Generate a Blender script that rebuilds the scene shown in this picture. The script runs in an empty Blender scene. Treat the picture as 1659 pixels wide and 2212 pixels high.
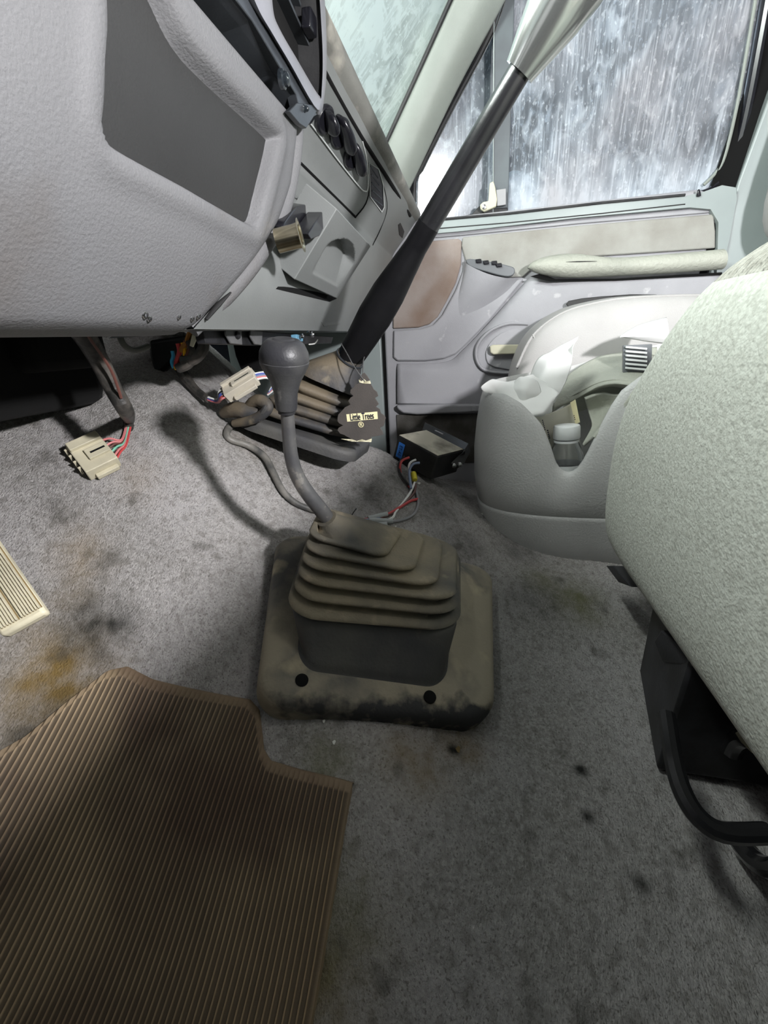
import bpy, bmesh, math, random
import numpy as np
from mathutils import Vector as V, Matrix, noise as mn
random.seed(7)
S = bpy.context.scene
COL = S.collection
# ------------------------------------------------------------------ camera, world, lights, exposure
W, H, F = 1659.0, 2212.0, 960.0
XC = V((.1879, -.3672, .9108)); DC = V((.0494, .9297, .3646))
DC = (DC - XC * DC.dot(XC)).normalized(); XC.normalize()
YC = XC.cross(DC)
RIGHT = V((XC.x, YC.x, -DC.x)); DOWN = V((XC.y, YC.y, -DC.y)); FWD = V((XC.z, YC.z, -DC.z))
cam = bpy.data.cameras.new('camera'); camo = bpy.data.objects.new('camera', cam); COL.objects.link(camo)
m = Matrix.Identity(4)
for i, a in enumerate((RIGHT, -DOWN, -FWD)):
    m[0][i], m[1][i], m[2][i] = a
camo.matrix_world = m
cam.sensor_fit = 'HORIZONTAL'; cam.sensor_width = 36; cam.lens = 36 * F / W; cam.clip_start = .01
S.camera = camo
w = bpy.data.worlds.new('world'); S.world = w; w.use_nodes = True
w.node_tree.nodes['Background'].inputs[0].default_value = (.85, .93, 1, 1)
w.node_tree.nodes['Background'].inputs[1].default_value = .012
def light(name, kind, loc, energy, color=(1, 1, 1), size=.05, target=None, **k):
    l = bpy.data.lights.new(name, kind); l.energy = energy; l.color = color
    if kind == 'AREA': l.shape = 'RECTANGLE'; l.size = size; l.size_y = k.get('sy', size)
    else: l.shadow_soft_size = size
    if kind == 'SPOT': l.spot_size = k['ang']; l.spot_blend = k['blend']
    o = bpy.data.objects.new(name, l); COL.objects.link(o); o.location = loc
    if target is not None:
        o.rotation_euler = (V(target) - V(loc)).to_track_quat('-Z', 'Y').to_euler()
    return o
# hand lamp held over the driver seat, behind the camera
light('work_lamp', 'POINT', (-.04, -.52, .25), 68, (.99, .98, 1), .03)
# added fill inside the cab, lighting the seats over the dash top
light('seat_fill', 'AREA', (.36, .38, .64), 20, (.93, 1, .96), .45, (.5, -.3, -.05), sy=.22)
light('shop_light_front', 'AREA', (.9, 1.1, 1.3), 14, (.9, 1, .96), .9, (.9, -.1, .3), sy=.5)
light('shop_light_side', 'AREA', (2.3, -.3, 1.2), 10, (.85, .93, 1), 1.2, (1.3, -.2, .5))
light('overhead_fill', 'AREA', (.35, -.62, .86), 2.4, (1, 1, .96), .3, (.6, -.1, -.4))  # added fill to lift the shifter plate and console
vs = S.view_settings; vs.view_transform = 'Standard'; vs.look = 'None'; vs.gamma = 1; vs.exposure = 0.0
vs.use_curve_mapping = False

# ------------------------------------------------------------------ helpers
def ray(px, py):
    return (RIGHT * (px - W / 2) + DOWN * (py - H / 2) + FWD * F) / F
def at(px, py, x=None, y=None, z=None):
    d = ray(px, py)
    if x is not None: return d * (x / d.x)
    if y is not None: return d * (y / d.y)
    return d * (z / d.z)
def march(px, py, f, t0=.15, t1=2.2):
    d = ray(px, py); n = 160; a = t0; fa = f(d * a)
    for i in range(1, n + 1):
        b = t0 + (t1 - t0) * i / n; fb = f(d * b)
        if fa * fb <= 0 and fa != fb:
            for _ in range(18):
                c = (a + b) / 2; fc = f(d * c)
                if fa * fc <= 0: b, fb = c, fc
                else: a, fa = c, fc
            return d * ((a + b) / 2)
        a, fa = b, fb
    return d * 1.2
MATS = {}
def mat(name, c1, c2=None, scale=12, rough=.6, bump=0, bscale=200, metal=0, detail=6, spec=.4, ramp=(.4, .65),
        c3=None, s3=40, r3=(.6, .75), stretch=None, trans=0):
    if name in MATS: return MATS[name]
    M = bpy.data.materials.new(name); M.use_nodes = True; MATS[name] = M
    N, L = M.node_tree.nodes, M.node_tree.links
    b = N['Principled BSDF']; b.inputs['Roughness'].default_value = rough; b.inputs['Metallic'].default_value = metal
    b.inputs['Specular IOR Level'].default_value = spec
    b.inputs['Transmission Weight'].default_value = trans
    tc = N.new('ShaderNodeTexCoord'); src = tc.outputs['Object']
    if stretch:
        mp = N.new('ShaderNodeMapping'); mp.inputs['Scale'].default_value = stretch; L.new(src, mp.inputs[0]); src = mp.outputs[0]
    b.inputs['Base Color'].default_value = (*c1, 1)
    out = None
    def layer(prev, col, sc, rr, det):
        n = N.new('ShaderNodeTexNoise'); n.inputs['Scale'].default_value = sc; n.inputs['Detail'].default_value = det
        L.new(src, n.inputs[0]); r = N.new('ShaderNodeMapRange'); r.inputs[1].default_value = rr[0]; r.inputs[2].default_value = rr[1]
        L.new(n.outputs[0], r.inputs[0]); mx = N.new('ShaderNodeMix'); mx.data_type = 'RGBA'
        L.new(r.outputs[0], mx.inputs[0]); mx.inputs[7].default_value = (*col, 1)
        if prev is None: mx.inputs[6].default_value = (*c1, 1)
        else: L.new(prev, mx.inputs[6])
        return mx.outputs[2]
    if c2: out = layer(None, c2, scale, ramp, detail)
    if c3: out = layer(out, c3, s3, r3, 4)
    if out: L.new(out, b.inputs['Base Color'])
    if bump:
        n = N.new('ShaderNodeTexNoise'); n.inputs['Scale'].default_value = bscale; n.inputs['Detail'].default_value = 3
        L.new(tc.outputs['Object'], n.inputs[0]); bp = N.new('ShaderNodeBump'); bp.inputs['Strength'].default_value = bump
        bp.inputs['Distance'].default_value = .002; L.new(n.outputs[0], bp.inputs['Height']); L.new(bp.outputs[0], b.inputs['Normal'])
    return M
def tag(o, label, cat, group=None, kind=None):
    if label: o['label'] = label
    if cat: o['category'] = cat
    if group: o['group'] = group
    if kind: o['kind'] = kind
    return o
def thing(name, label, cat, loc=(0, 0, 0), group=None, kind=None):
    o = bpy.data.objects.new(name, None); COL.objects.link(o); o.location = loc; o.empty_display_size = .02
    return tag(o, label, cat, group, kind)
def wmat(o):
    m = Matrix.Translation(o.location)
    return (wmat(o.parent) @ o.matrix_parent_inverse @ m) if o.parent else m
def mesh(name, vs_, fs, mt, parent=None, smooth=True, bevel=0, sub=0, solid=0, label=None, seg=2, angle=35):
    me = bpy.data.meshes.new(name); 
    vs_ = [V(v) for v in vs_]
    c = sum(vs_, V((0, 0, 0))) / len(vs_)
    me.from_pydata([tuple(v - c) for v in vs_], [], fs); me.update()
    bm = bmesh.new(); bm.from_mesh(me); bmesh.ops.recalc_face_normals(bm, faces=bm.faces); bm.to_mesh(me); bm.free()
    o = bpy.data.objects.new(name, me); COL.objects.link(o); o.location = c
    if mt: me.materials.append(mt if not isinstance(mt, str) else MATS[mt])
    if smooth:
        me.polygons.foreach_set('use_smooth', [True] * len(me.polygons))
        if not sub: me.set_sharp_from_angle(angle=math.radians(angle))
    if solid: s = o.modifiers.new('s', 'SOLIDIFY'); s.thickness = solid; s.offset = -1
    if bevel: b = o.modifiers.new('b', 'BEVEL'); b.width = bevel; b.segments = seg; b.limit_method = 'ANGLE'; b.angle_limit = math.radians(30)
    if sub: s = o.modifiers.new('u', 'SUBSURF'); s.levels = sub; s.render_levels = sub
    if parent: o.parent = parent; o.matrix_parent_inverse = wmat(parent).inverted()
    if label: o['label'] = label
    return o
def cat(pts, n=8, closed=False):
    pts = [V(p) for p in pts]; N = len(pts); out = []
    R = range(N) if closed else range(N - 1)
    for i in R:
        if closed: a, b, c, d = pts[i - 1], pts[i], pts[(i + 1) % N], pts[(i + 2) % N]
        else: a, b, c, d = pts[max(i - 1, 0)], pts[i], pts[i + 1], pts[min(i + 2, N - 1)]
        for k in range(n):
            t = k / n
            out.append(.5 * (2 * b + (c - a) * t + (2 * a - 5 * b + 4 * c - d) * t * t + (3 * b - a - 3 * c + d) * t ** 3))
    if not closed: out.append(pts[-1])
    return out
def lerp(a, b, t): return a + (b - a) * t
def loft(rings, closed=True, caps=(True, True)):
    n = len(rings[0]); v = [p for r in rings for p in r]; f = []
    for i in range(len(rings) - 1):
        for j in range(n if closed else n - 1):
            k = (j + 1) % n; f.append((i * n + j, i * n + k, (i + 1) * n + k, (i + 1) * n + j))
    if closed and caps[0]: f.append(tuple(range(n)))
    if closed and caps[1]: f.append(tuple(range((len(rings) - 1) * n, len(rings) * n)))
    return v, f
def frame(d):
    d = d.normalized(); a = V((0, 0, 1)) if abs(d.z) < .9 else V((0, 1, 0))
    u = d.cross(a).normalized(); return u, d.cross(u).normalized()
def tube(name, pts, r, mt, parent=None, n=6, seg=10, closed=False, flat=1, **k):
    P = cat(pts, n, closed) if n > 1 else [V(p) for p in pts]
    rr = r if isinstance(r, (list, tuple)) else [r] * len(pts)
    rings = []; u = None
    for i, p in enumerate(P):
        a, b = P[max(i - 1, 0)], P[min(i + 1, len(P) - 1)]
        if closed: a, b = P[i - 1], P[(i + 1) % len(P)]
        d = (b - a).normalized() if (b - a).length > 1e-9 else V((0, 0, 1))
        if u is None: u, _ = frame(d)
        u = (u - d * u.dot(d)).normalized(); v = d.cross(u)
        q = i / max(n, 1); i0 = min(int(q), len(rr) - 1); i1 = min(i0 + 1, len(rr) - 1)
        R = lerp(rr[i0], rr[i1], q - int(q))
        rings.append([p + (u * math.cos(t) + v * math.sin(t) * flat) * R for t in [2 * math.pi * s / seg for s in range(seg)]])
    if closed: rings.append(rings[0])
    vv, ff = loft(rings, True, (not closed, not closed))
    return mesh(name, vv, ff, mt, parent, **k)
def lathe(name, p0, d, prof, mt, parent=None, seg=32, **k):
    d = V(d).normalized(); u, v = frame(d); p0 = V(p0)
    rings = [[p0 + d * h + (u * math.cos(2 * math.pi * s / seg) + v * math.sin(2 * math.pi * s / seg)) * max(r, 1e-4) for s in range(seg)] for h, r in prof]
    vv, ff = loft(rings); return mesh(name, vv, ff, mt, parent, **k)
def prism(name, pts, off, mt, parent=None, **k):
    off = V(off); n = len(pts); pts = [V(p) for p in pts]
    v = pts + [p + off for p in pts]
    f = [tuple(range(n)), tuple(range(n, 2 * n))[::-1]] + [(i, (i + 1) % n, n + (i + 1) % n, n + i) for i in range(n)]
    return mesh(name, v, f, mt, parent, **k)
def box(name, c, a, b, d, mt, parent=None, **k):
    """centre c, half axes a b d"""
    c, a, b, d = V(c), V(a), V(b), V(d)
    pts = [c + a * sx + b * sy - d for sx, sy in ((-1, -1), (1, -1), (1, 1), (-1, 1))]
    return prism(name, pts, d * 2, mt, parent, **k)
def patch(name, grid, mt, parent=None, n=6, m_=None, jit=0, **k):
    m_ = m_ or n
    rows = [cat(r, n) for r in grid]
    cols = [cat([r[j] for r in rows], m_) for j in range(len(rows[0]))]
    R = [[cols[j][i] for j in range(len(cols))] for i in range(len(cols[0]))]
    if jit:
        for i, r in enumerate(R):
            for j, p in enumerate(r):
                nn = mn.noise_vector(p * 28) + mn.noise_vector(p * 70) * .4
                r[j] = p + nn * jit
    v, f = loft(R, False); return mesh(name, v, f, mt, parent, **k)
def rsq(r, k=6):
    """rounded unit square outline in [0,1]^2"""
    o = []
    for cx, cy, a0 in ((1 - r, r, -90), (1 - r, 1 - r, 0), (r, 1 - r, 90), (r, r, 180)):
        for i in range(k + 1):
            a = math.radians(a0 + 90 * i / k); o.append((cx + r * math.cos(a), cy + r * math.sin(a)))
    return o
def qring(c4, r=.2, sc=1.0, k=6, lift=V((0, 0, 0)), edge=3):
    """c4 = NL NR FR FL"""
    a, b, c, d = [V(p) for p in c4]; out = []
    base = rsq(r, k)
    pts = []
    for i, p in enumerate(base):
        q = base[(i + 1) % len(base)]; pts.append(p)
        if (V((*p, 0)) - V((*q, 0))).length > .25:
            for e in range(1, edge): pts.append((lerp(p[0], q[0], e / edge), lerp(p[1], q[1], e / edge)))
    for u, v in pts:
        u = .5 + (u - .5) * sc; v = .5 + (v - .5) * sc
        out.append(lerp(lerp(a, b, u), lerp(d, c, u), v) + lift)
    return out
def text(name, s, c, ux, uy, size, mt, parent=None, depth=.0004, bold=0):
    cu = bpy.data.curves.new(name, 'FONT'); cu.body = s; cu.size = 1; cu.align_x = 'CENTER'; cu.align_y = 'CENTER'; cu.offset = bold
    t = bpy.data.objects.new(name + '_tmp', cu); COL.objects.link(t)
    dg = bpy.context.evaluated_depsgraph_get(); me = bpy.data.meshes.new_from_object(t.evaluated_get(dg))
    ux, uy = V(ux).normalized(), V(uy).normalized(); nz = ux.cross(uy)
    vv = [V(c) + ux * v.co.x * size[0] + uy * v.co.y * size[1] + nz * depth for v in me.vertices]
    ff = [tuple(p.vertices) for p in me.polygons]
    bpy.data.objects.remove(t)
    return mesh(name, vv, ff, mt, parent, smooth=False)

# ------------------------------------------------------------------ materials
G = lambda v: (v, v, v)
mat('dash_plastic', (.18, .18, .185), (.15, .15, .155), 5, .62, .35, 420, ramp=(.35, .7), c3=(.13, .12, .115), s3=9, r3=(.62, .8))
mat('panel_plastic', (.23, .24, .235), (.20, .21, .205), 6, .45, .1, 500)
mat('pocket_plastic', (.034, .034, .034), (.026, .026, .026), 6, .6, .2, 500)  # darkened to carry the shade inside the storage pocket
mat('door_plastic', (.40, .40, .42), (.34, .34, .36), 7, .5, .25, 600, c3=(.62, .62, .62), s3=30, r3=(.66, .8))
mat('door_cloth', (.38, .38, .35), (.29, .28, .25), 9, .85, .4, 900)
mat('stained_cloth', (.36, .31, .28), (.24, .17, .13), 9, .9, .4, 900, ramp=(.38, .7))
mat('painted_metal', (.32, .365, .36), (.28, .32, .315), 5, .35, 0, spec=.5)
mat('pillar_vinyl', (.28, .31, .28), (.24, .26, .235), 6, .5, .1, 500)
mat('black_rubber', (.012, .012, .013), (.03, .03, .032), 9, .45, .1, 300)
mat('black_plastic', (.012, .012, .016), rough=.22, spec=.6)
mat('black_soft', (.02, .02, .022), (.05, .05, .05), 14, .5, .15, 400)
mat('dark_metal', (.035, .035, .04), (.012, .012, .012), 20, .45, .1, 300, metal=.3)
mat('bezel_plastic', (.05, .055, .062), (.03, .033, .037), 15, .32, .06, 400)
mat('steel', (.55, .55, .56), (.35, .35, .36), 30, .25, 0, metal=1)
mat('brass', (.75, .68, .5), (.5, .44, .3), 30, .22, 0, metal=1)
mat('rod_black', (.010, .010, .011), (.018, .018, .02), 20, .24, .05, 200, spec=.6)
mat('lever_steel', (.13, .13, .135), (.2, .195, .19), 30, .38, .1, 300, metal=.6, c3=(.35, .33, .3), s3=60, r3=(.62, .7))
mat('knob_rubber', (.03, .03, .034), (.06, .06, .06), 24, .42, .12, 500, c3=(.2, .19, .18), s3=60, r3=(.66, .8))
mat('boot_dust', (.06, .06, .056), (.22, .188, .13), 9, .75, .35, 300, ramp=(.36, .62), c3=(.34, .285, .20), s3=30, r3=(.58, .8))
mat('boot_dark', (.055, .055, .058), (.09, .087, .08), 12, .6, .3, 200, c3=(.12, .11, .09), s3=40, r3=(.65, .8))
mat('plate_dust', (.32, .28, .21), (.10, .098, .09), 10, .75, .4, 250, ramp=(.48, .66), c3=(.42, .36, .25), s3=22, r3=(.58, .75))
def rub(M, d, a, b_, col):
    N, L = M.node_tree.nodes, M.node_tree.links; b = N['Principled BSDF']; src = b.inputs['Base Color'].links[0].from_socket
    tc = N.new('ShaderNodeTexCoord'); vm = N.new('ShaderNodeVectorMath'); vm.operation = 'DOT_PRODUCT'; vm.inputs[1].default_value = d; L.new(tc.outputs['Object'], vm.inputs[0])
    n = N.new('ShaderNodeTexNoise'); n.inputs['Scale'].default_value = 45; n.inputs['Detail'].default_value = 5; L.new(tc.outputs['Object'], n.inputs[0])
    m1 = N.new('ShaderNodeMath'); m1.operation = 'MULTIPLY_ADD'; m1.inputs[1].default_value = .05; L.new(n.outputs[0], m1.inputs[0]); L.new(vm.outputs['Value'], m1.inputs[2])
    r = N.new('ShaderNodeMapRange'); r.inputs[1].default_value = a; r.inputs[2].default_value = b_; L.new(m1.outputs[0], r.inputs[0])
    mx = N.new('ShaderNodeMix'); mx.data_type = 'RGBA'; L.new(r.outputs[0], mx.inputs[0]); L.new(src, mx.inputs[6]); mx.inputs[7].default_value = (*col, 1); L.new(mx.outputs[2], b.inputs['Base Color'])
rub(MATS['plate_dust'], (-.9, -.35, 0), .128, .140, (.035, .035, .036))
mat('transfer_dust', (.16, .13, .09), (.045, .045, .048), 10, .6, .3, 250, ramp=(.45, .62), c3=(.3, .25, .17), s3=30, r3=(.6, .8))
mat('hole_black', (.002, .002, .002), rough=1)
mat('connector_cream', (.62, .57, .42), (.5, .46, .34), 20, .5, .1, 300)
mat('connector_grey', (.6, .55, .45), (.5, .46, .38), 20, .5)
for nm, c in dict(wire_red=(.5, .06, .06), wire_pink=(.6, .2, .2), wire_white=(.75, .75, .72), wire_blue=(.08, .12, .42), wire_steelblue=(.2, .25, .36),
                  wire_green=(.2, .5, .36), wire_yellow=(.8, .45, .02), wire_grey=(.25, .25, .26), wire_cyan=(.05, .35, .6), wire_black=(.02, .02, .02),
                  wire_brown=(.12, .05, .04), crimp_yellow=(.65, .55, .04), shrink_grey=(.38, .4, .4), wire_orange=(.35, .15, .03)).items():
    mat(nm, c, rough=.4)
mat('tape_black', (.025, .024, .022), (.09, .08, .07), 60, .5, .5, 150)
mat('cable_black', (.07, .07, .068), (.2, .19, .17), 40, .45, .2, 200)
mat('box_black', (.012, .012, .013), (.03, .03, .028), 20, .5, .15, 300)
mat('box_dust', (.5, .47, .38), (.12, .11, .09), 14, .8, .1, 300, ramp=(.5, .68))
mat('sticker_blue', (.03, .17, .55), rough=.5)
mat('ink', (.008, .01, .03), rough=.6)
mat('freshener_card', (.085, .075, .068), (.07, .062, .057), 30, .8, .2, 600)
mat('label_cream', (.9, .82, .5), rough=.7)
mat('worn_foil', (.8, .76, .55), (.35, .32, .2), 120, .5, .3, 300)
mat('string', (.1, .1, .1), rough=.6)
mat('console_vinyl', (.54, .54, .53), (.46, .46, .45), 8, .48, .5, 300, c3=(.36, .31, .2), s3=6, r3=(.68, .85))
mat('pad_vinyl', (.42, .43, .37), (.34, .35, .30), 10, .55, 1.0, 130)
mat('seat_vinyl', (.44, .43, .42), (.38, .37, .36), 6, .5, .3, 500)
mat('paper_white', (.80, .80, .785), rough=.9)
mat('paper_print', (.72, .70, .60), (.66, .64, .55), 30, .8)
mat('pvc_cream', (.62, .60, .45), rough=.4)
mat('cap_white', (.75, .77, .76), rough=.4)
mat('debris', (.7, .7, .66), rough=.7)
mat('knob_silver', (.62, .64, .62), (.45, .47, .45), 3, .16, 0, metal=.9, stretch=(1, 1, 1))
mat('brown_dirt', (.2, .14, .06), rough=.9)
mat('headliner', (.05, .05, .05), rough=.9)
mat('wall_paint', (.10, .10, .115), (.26, .28, .33), 2.2, .9, ramp=(.42, .6), c3=(.14, .10, .09), s3=3.1, r3=(.52, .62))
# clear bottle plastic
M = mat('clear_plastic', (.95, .97, .97), rough=.04, trans=.95)
# seat fabric with woven flecks
def fabric(name, c1, c2, sc, bump, stripes=False):
    M = mat(name, c1, c2, sc, .95, 0, spec=.1)
    N, L = M.node_tree.nodes, M.node_tree.links; b = N['Principled BSDF']
    tc = N.new('ShaderNodeTexCoord'); vo = N.new('ShaderNodeTexNoise'); vo.inputs['Scale'].default_value = 330; vo.inputs['Detail'].default_value = 1
    L.new(tc.outputs['Object'], vo.inputs[0]); h = vo.outputs[0]
    if stripes:
        wv = N.new('ShaderNodeTexWave'); wv.inputs['Scale'].default_value = 28; wv.inputs['Distortion'].default_value = 2.5; wv.bands_direction = 'X'
        L.new(tc.outputs['Object'], wv.inputs[0]); ad = N.new('ShaderNodeMath'); ad.operation = 'ADD'
        L.new(h, ad.inputs[0]); L.new(wv.outputs['Fac'], ad.inputs[1]); h = ad.outputs[0]
    bp = N.new('ShaderNodeBump'); bp.inputs['Strength'].default_value = bump; bp.inputs['Distance'].default_value = .003
    L.new(h, bp.inputs['Height']); L.new(bp.outputs[0], b.inputs['Normal'])
    return M
fabric('seat_fabric', (.60, .62, .56), (.47, .48, .43), 200, .32)
fabric('seat_knit', (.5, .49, .44), (.34, .33, .29), 120, 1, True)
# dirty glass: clear pane with a film of grime, streaks that run down it and specks
def glass(name, base, streak, tint, cols, gr=.12, gk=1.5, low=None):
    M = bpy.data.materials.new(name); M.use_nodes = True; MATS[name] = M
    N, L = M.node_tree.nodes, M.node_tree.links
    for n in list(N): N.remove(n)
    out = N.new('ShaderNodeOutputMaterial'); tc = N.new('ShaderNodeTexCoord')
    def noi(scale, vec, det=3, dist=0):
        mp = N.new('ShaderNodeMapping'); mp.inputs['Scale'].default_value = vec; L.new(tc.outputs['Object'], mp.inputs[0])
        n = N.new('ShaderNodeTexNoise'); n.inputs['Scale'].default_value = scale; n.inputs['Detail'].default_value = det; n.inputs['Distortion'].default_value = dist
        L.new(mp.outputs[0], n.inputs[0]); return n.outputs[0]
    def rng(x, a, b, c=0, d=1):
        r = N.new('ShaderNodeMapRange'); r.inputs[1].default_value = a; r.inputs[2].default_value = b; r.inputs[3].default_value = c; r.inputs[4].default_value = d
        L.new(x, r.inputs[0]); return r.outputs[0]
    def op(o, a, b):
        q = N.new('ShaderNodeMath'); q.operation = o; q.use_clamp = (o == 'ADD')
        for i, x in enumerate((a, b)):
            if isinstance(x, (int, float)): q.inputs[i].default_value = x
            else: L.new(x, q.inputs[i])
        return q.outputs[0]
    st = rng(noi(1, streak, 4), .47, .72)
    st2 = rng(noi(1, tuple(s * 2.3 for s in streak), 3), .52, .66)
    zone = rng(noi(6, (1, 1, 1), 3, 1), .35, .6, .15, 1)
    sp = rng(noi(150, (1, 1, .6), 2), .60, .70)
    big = rng(noi(5, (1, 1, .8), 4, .6), .38, .62)
    f = op('ADD', op('MULTIPLY', op('ADD', op('MULTIPLY', st, .40), op('MULTIPLY', st2, .42)), zone), op('MULTIPLY', sp, .42))
    mot = rng(noi(34, (1, 1, .45), 5, 1.2), .48, .66)
    f = op('MULTIPLY', f, .8); f = op('ADD', f, op('MULTIPLY', big, .24)); f = op('ADD', f, op('MULTIPLY', mot, .34)); f = op('ADD', f, base)
    if low:
        sx = N.new('ShaderNodeSeparateXYZ'); L.new(tc.outputs['Object'], sx.inputs[0])
        f = op('ADD', f, op('MULTIPLY', rng(sx.outputs[2], low[0], low[1]), rng(noi(26, (1, 1, 1), 4), .3, .6, .3, .9)))
    f = rng(f, 0, 1, 0, .86)
    dif = N.new('ShaderNodeBsdfDiffuse'); trl = N.new('ShaderNodeBsdfTranslucent'); 
    mc = N.new('ShaderNodeMix'); mc.data_type = 'RGBA'; L.new(rng(noi(4.5, (1, 1, .6), 3, .5), .4, .6), mc.inputs[0])
    mc.inputs[6].default_value = (*cols[0], 1); mc.inputs[7].default_value = (*cols[1], 1)
    L.new(mc.outputs[2], dif.inputs[0]); L.new(mc.outputs[2], trl.inputs[0])
    a = N.new('ShaderNodeMixShader'); a.inputs[0].default_value = .3; L.new(dif.outputs[0], a.inputs[1]); L.new(trl.outputs[0], a.inputs[2])
    tr = N.new('ShaderNodeBsdfTransparent'); tr.inputs[0].default_value = (*tint, 1)
    b = N.new('ShaderNodeMixShader'); L.new(f, b.inputs[0]); L.new(tr.outputs[0], b.inputs[1]); L.new(a.outputs[0], b.inputs[2])
    gl = N.new('ShaderNodeBsdfGlossy'); gl.inputs['Roughness'].default_value = gr
    fr = N.new('ShaderNodeFresnel'); fr.inputs[0].default_value = gk
    c = N.new('ShaderNodeMixShader'); L.new(fr.outputs[0], c.inputs[0]); L.new(b.outputs[0], c.inputs[1]); L.new(gl.outputs[0], c.inputs[2])
    L.new(c.outputs[0], out.inputs[0]); return M
glass('grimy_side_glass', .10, (4, 150, 5), (.75, .8, .85), ((.74, .80, .86), (.60, .60, .63)), .5, 1.25, (-.17, -.30))
glass('vent_glass', .13, (4, 150, 5), (.75, .8, .85), ((.8, .88, .92), (.66, .7, .76)), .2, 1.6)
glass('grimy_windshield', .62, (130, 10, 10), (.7, .8, .78), ((.78, .9, .86), (.66, .78, .78)))
# ------------------------------------------------------------------ carpet height field
CP = [(.1, .12, -.49), (.1, .36, -.47), (.15, -.2, -.49), (0, -.6, -.5), (-.3, .3, -.5), (-.3, -.3, -.5), (-.3, .7, -.3), (.1, .6, -.3),
      (.29, .107, -.405), (.337, .379, -.33), (.147, .125, -.475), (.33, .215, -.385), (.41, -.03, -.447), (.66, -.035, -.395), (.55, .27, -.285),
      (.377, -.19, -.46), (.7, -.3, -.44), (.45, .6, -.13), (.65, .46, -.066), (.336, .516, -.254), (.8, .227, -.215), (.7, .42, -.115),
      (.84, .08, -.28), (.96, -.022, -.35), (.84, -.13, -.395), (.8, -.24, -.41), (1.1, .1, -.36), (1.3, .2, -.40), (1.38, -.3, -.45), (1.1, .4, -.28),
      (1.38, .5, -.3), (.9, .45, -.11), (.85, .2, -.205), (.9, .6, .03), (.75, .65, 0), (.5, .95, .12), (.1, .95, -.05), (1.3, .9, .1), (.7, .1, -.30),
      (.55, .55, -.09), (.75, -.7, -.46), (1.3, -.7, -.47)]
_P = np.array(CP); _n = len(_P)
def _k(d2): return np.where(d2 > 1e-12, d2 * np.log(np.maximum(d2, 1e-12)) * .5, 0)
_D = ((_P[:, None, :2] - _P[None, :, :2]) ** 2).sum(-1)
_A = np.zeros((_n + 3, _n + 3)); _A[:_n, :_n] = _k(_D) + np.eye(_n) * 2e-4
_A[:_n, _n] = 1; _A[:_n, _n + 1:] = _P[:, :2]; _A[_n, :_n] = 1; _A[_n + 1:, :_n] = _P[:, :2].T
_w = np.linalg.solve(_A, np.concatenate([_P[:, 2], [0, 0, 0]]))
def hz(x, y):
    x = np.asarray(x, float); y = np.asarray(y, float)
    d = (x[..., None] - _P[:, 0]) ** 2 + (y[..., None] - _P[:, 1]) ** 2
    return _k(d) @ _w[:_n] + _w[_n] + _w[_n + 1] * x + _w[_n + 2] * y
def hz1(x, y): return float(hz(x, y))
def flr(px, py, off=0.0):
    return march(px, py, lambda p: p.z - off - hz1(p.x, p.y))
def fn(p):
    e = .01; return V((-(hz1(p.x + e, p.y) - hz1(p.x - e, p.y)) / (2 * e), -(hz1(p.x, p.y + e) - hz1(p.x, p.y - e)) / (2 * e), 1)).normalized()
gx = np.arange(-.3, 1.36, .0035); gy = np.arange(-.72, .97, .0035)
XX, YY = np.meshgrid(gx, gy, indexing='ij'); ZZ = hz(XX, YY)
rng_ = np.random.default_rng(3)
ZZ = ZZ + rng_.normal(0, .0007, ZZ.shape)
ZZ += .0012 * np.sin(XX * 900 + 3 * np.sin(YY * 30)) * 0.3
nx, ny = ZZ.shape
vv = np.stack([XX, YY, ZZ], -1).reshape(-1, 3)
ii = np.arange(nx * ny).reshape(nx, ny)
ff = np.stack([ii[:-1, :-1], ii[1:, :-1], ii[1:, 1:], ii[:-1, 1:]], -1).reshape(-1, 4)
me = bpy.data.meshes.new('floor'); me.from_pydata(vv.tolist(), [], ff.tolist()); me.update()
me.polygons.foreach_set('use_smooth', [True] * len(me.polygons))
floor = bpy.data.objects.new('floor', me); COL.objects.link(floor); tag(floor, 'worn grey carpet over the transmission tunnel, brown stains and dark patches', 'floor', kind='structure')
# spots in the pile by channel: brown stains, darker patches, greenish dust
spots = [(120, 1480, .055, 0, .95), (170, 1400, .035, 0, .6), (60, 1560, .05, 0, .45), (175, 1200, .035, 0, .4), (160, 1290, .03, 0, .35), (190, 1540, .02, 0, .8),
         (190, 1350, .03, 1, .95), (250, 1345, .026, 1, .8), (215, 1400, .022, 1, .6), (120, 1580, .03, 1, .6), (60, 1620, .03, 1, .5), (800, 1060, .05, 1, .6), (740, 1080, .03, 1, .5),
         (870, 1040, .04, 1, .5), (940, 1090, .06, 1, .5), (1000, 1180, .06, 1, .5), (1120, 1190, .05, 1, .5), (1150, 1300, .06, 1, .4), (1250, 1300, .05, 2, .7), (1180, 1260, .04, 2, .5),
         (900, 1640, .04, 0, .5), (990, 1610, .03, 0, .6), (700, 1640, .03, 2, .5), (1255, 1665, .008, 1, 1.3), (1385, 1910, .008, 1, 1.3), (1270, 1765, .007, 1, 1.2), (980, 1620, .008, 1, 1.3),
         (720, 2000, .05, 2, .5), (700, 2130, .04, 0, .5), (300, 1030, .03, 0, .25), (540, 960, .03, 0, .2), (60, 1420, .03, 0, .4), (400, 880, .015, 1, .4)]
ST = np.zeros((nx * ny, 4)); ST[:, 3] = 1
for px, py, r, ch, amt in spots:
    p = flr(px, py); d2 = (vv[:, 0] - p.x) ** 2 + (vv[:, 1] - p.y) ** 2
    ST[:, ch] = np.maximum(ST[:, ch], amt * np.exp(-d2 / (2 * (r * .62) ** 2)))
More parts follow.
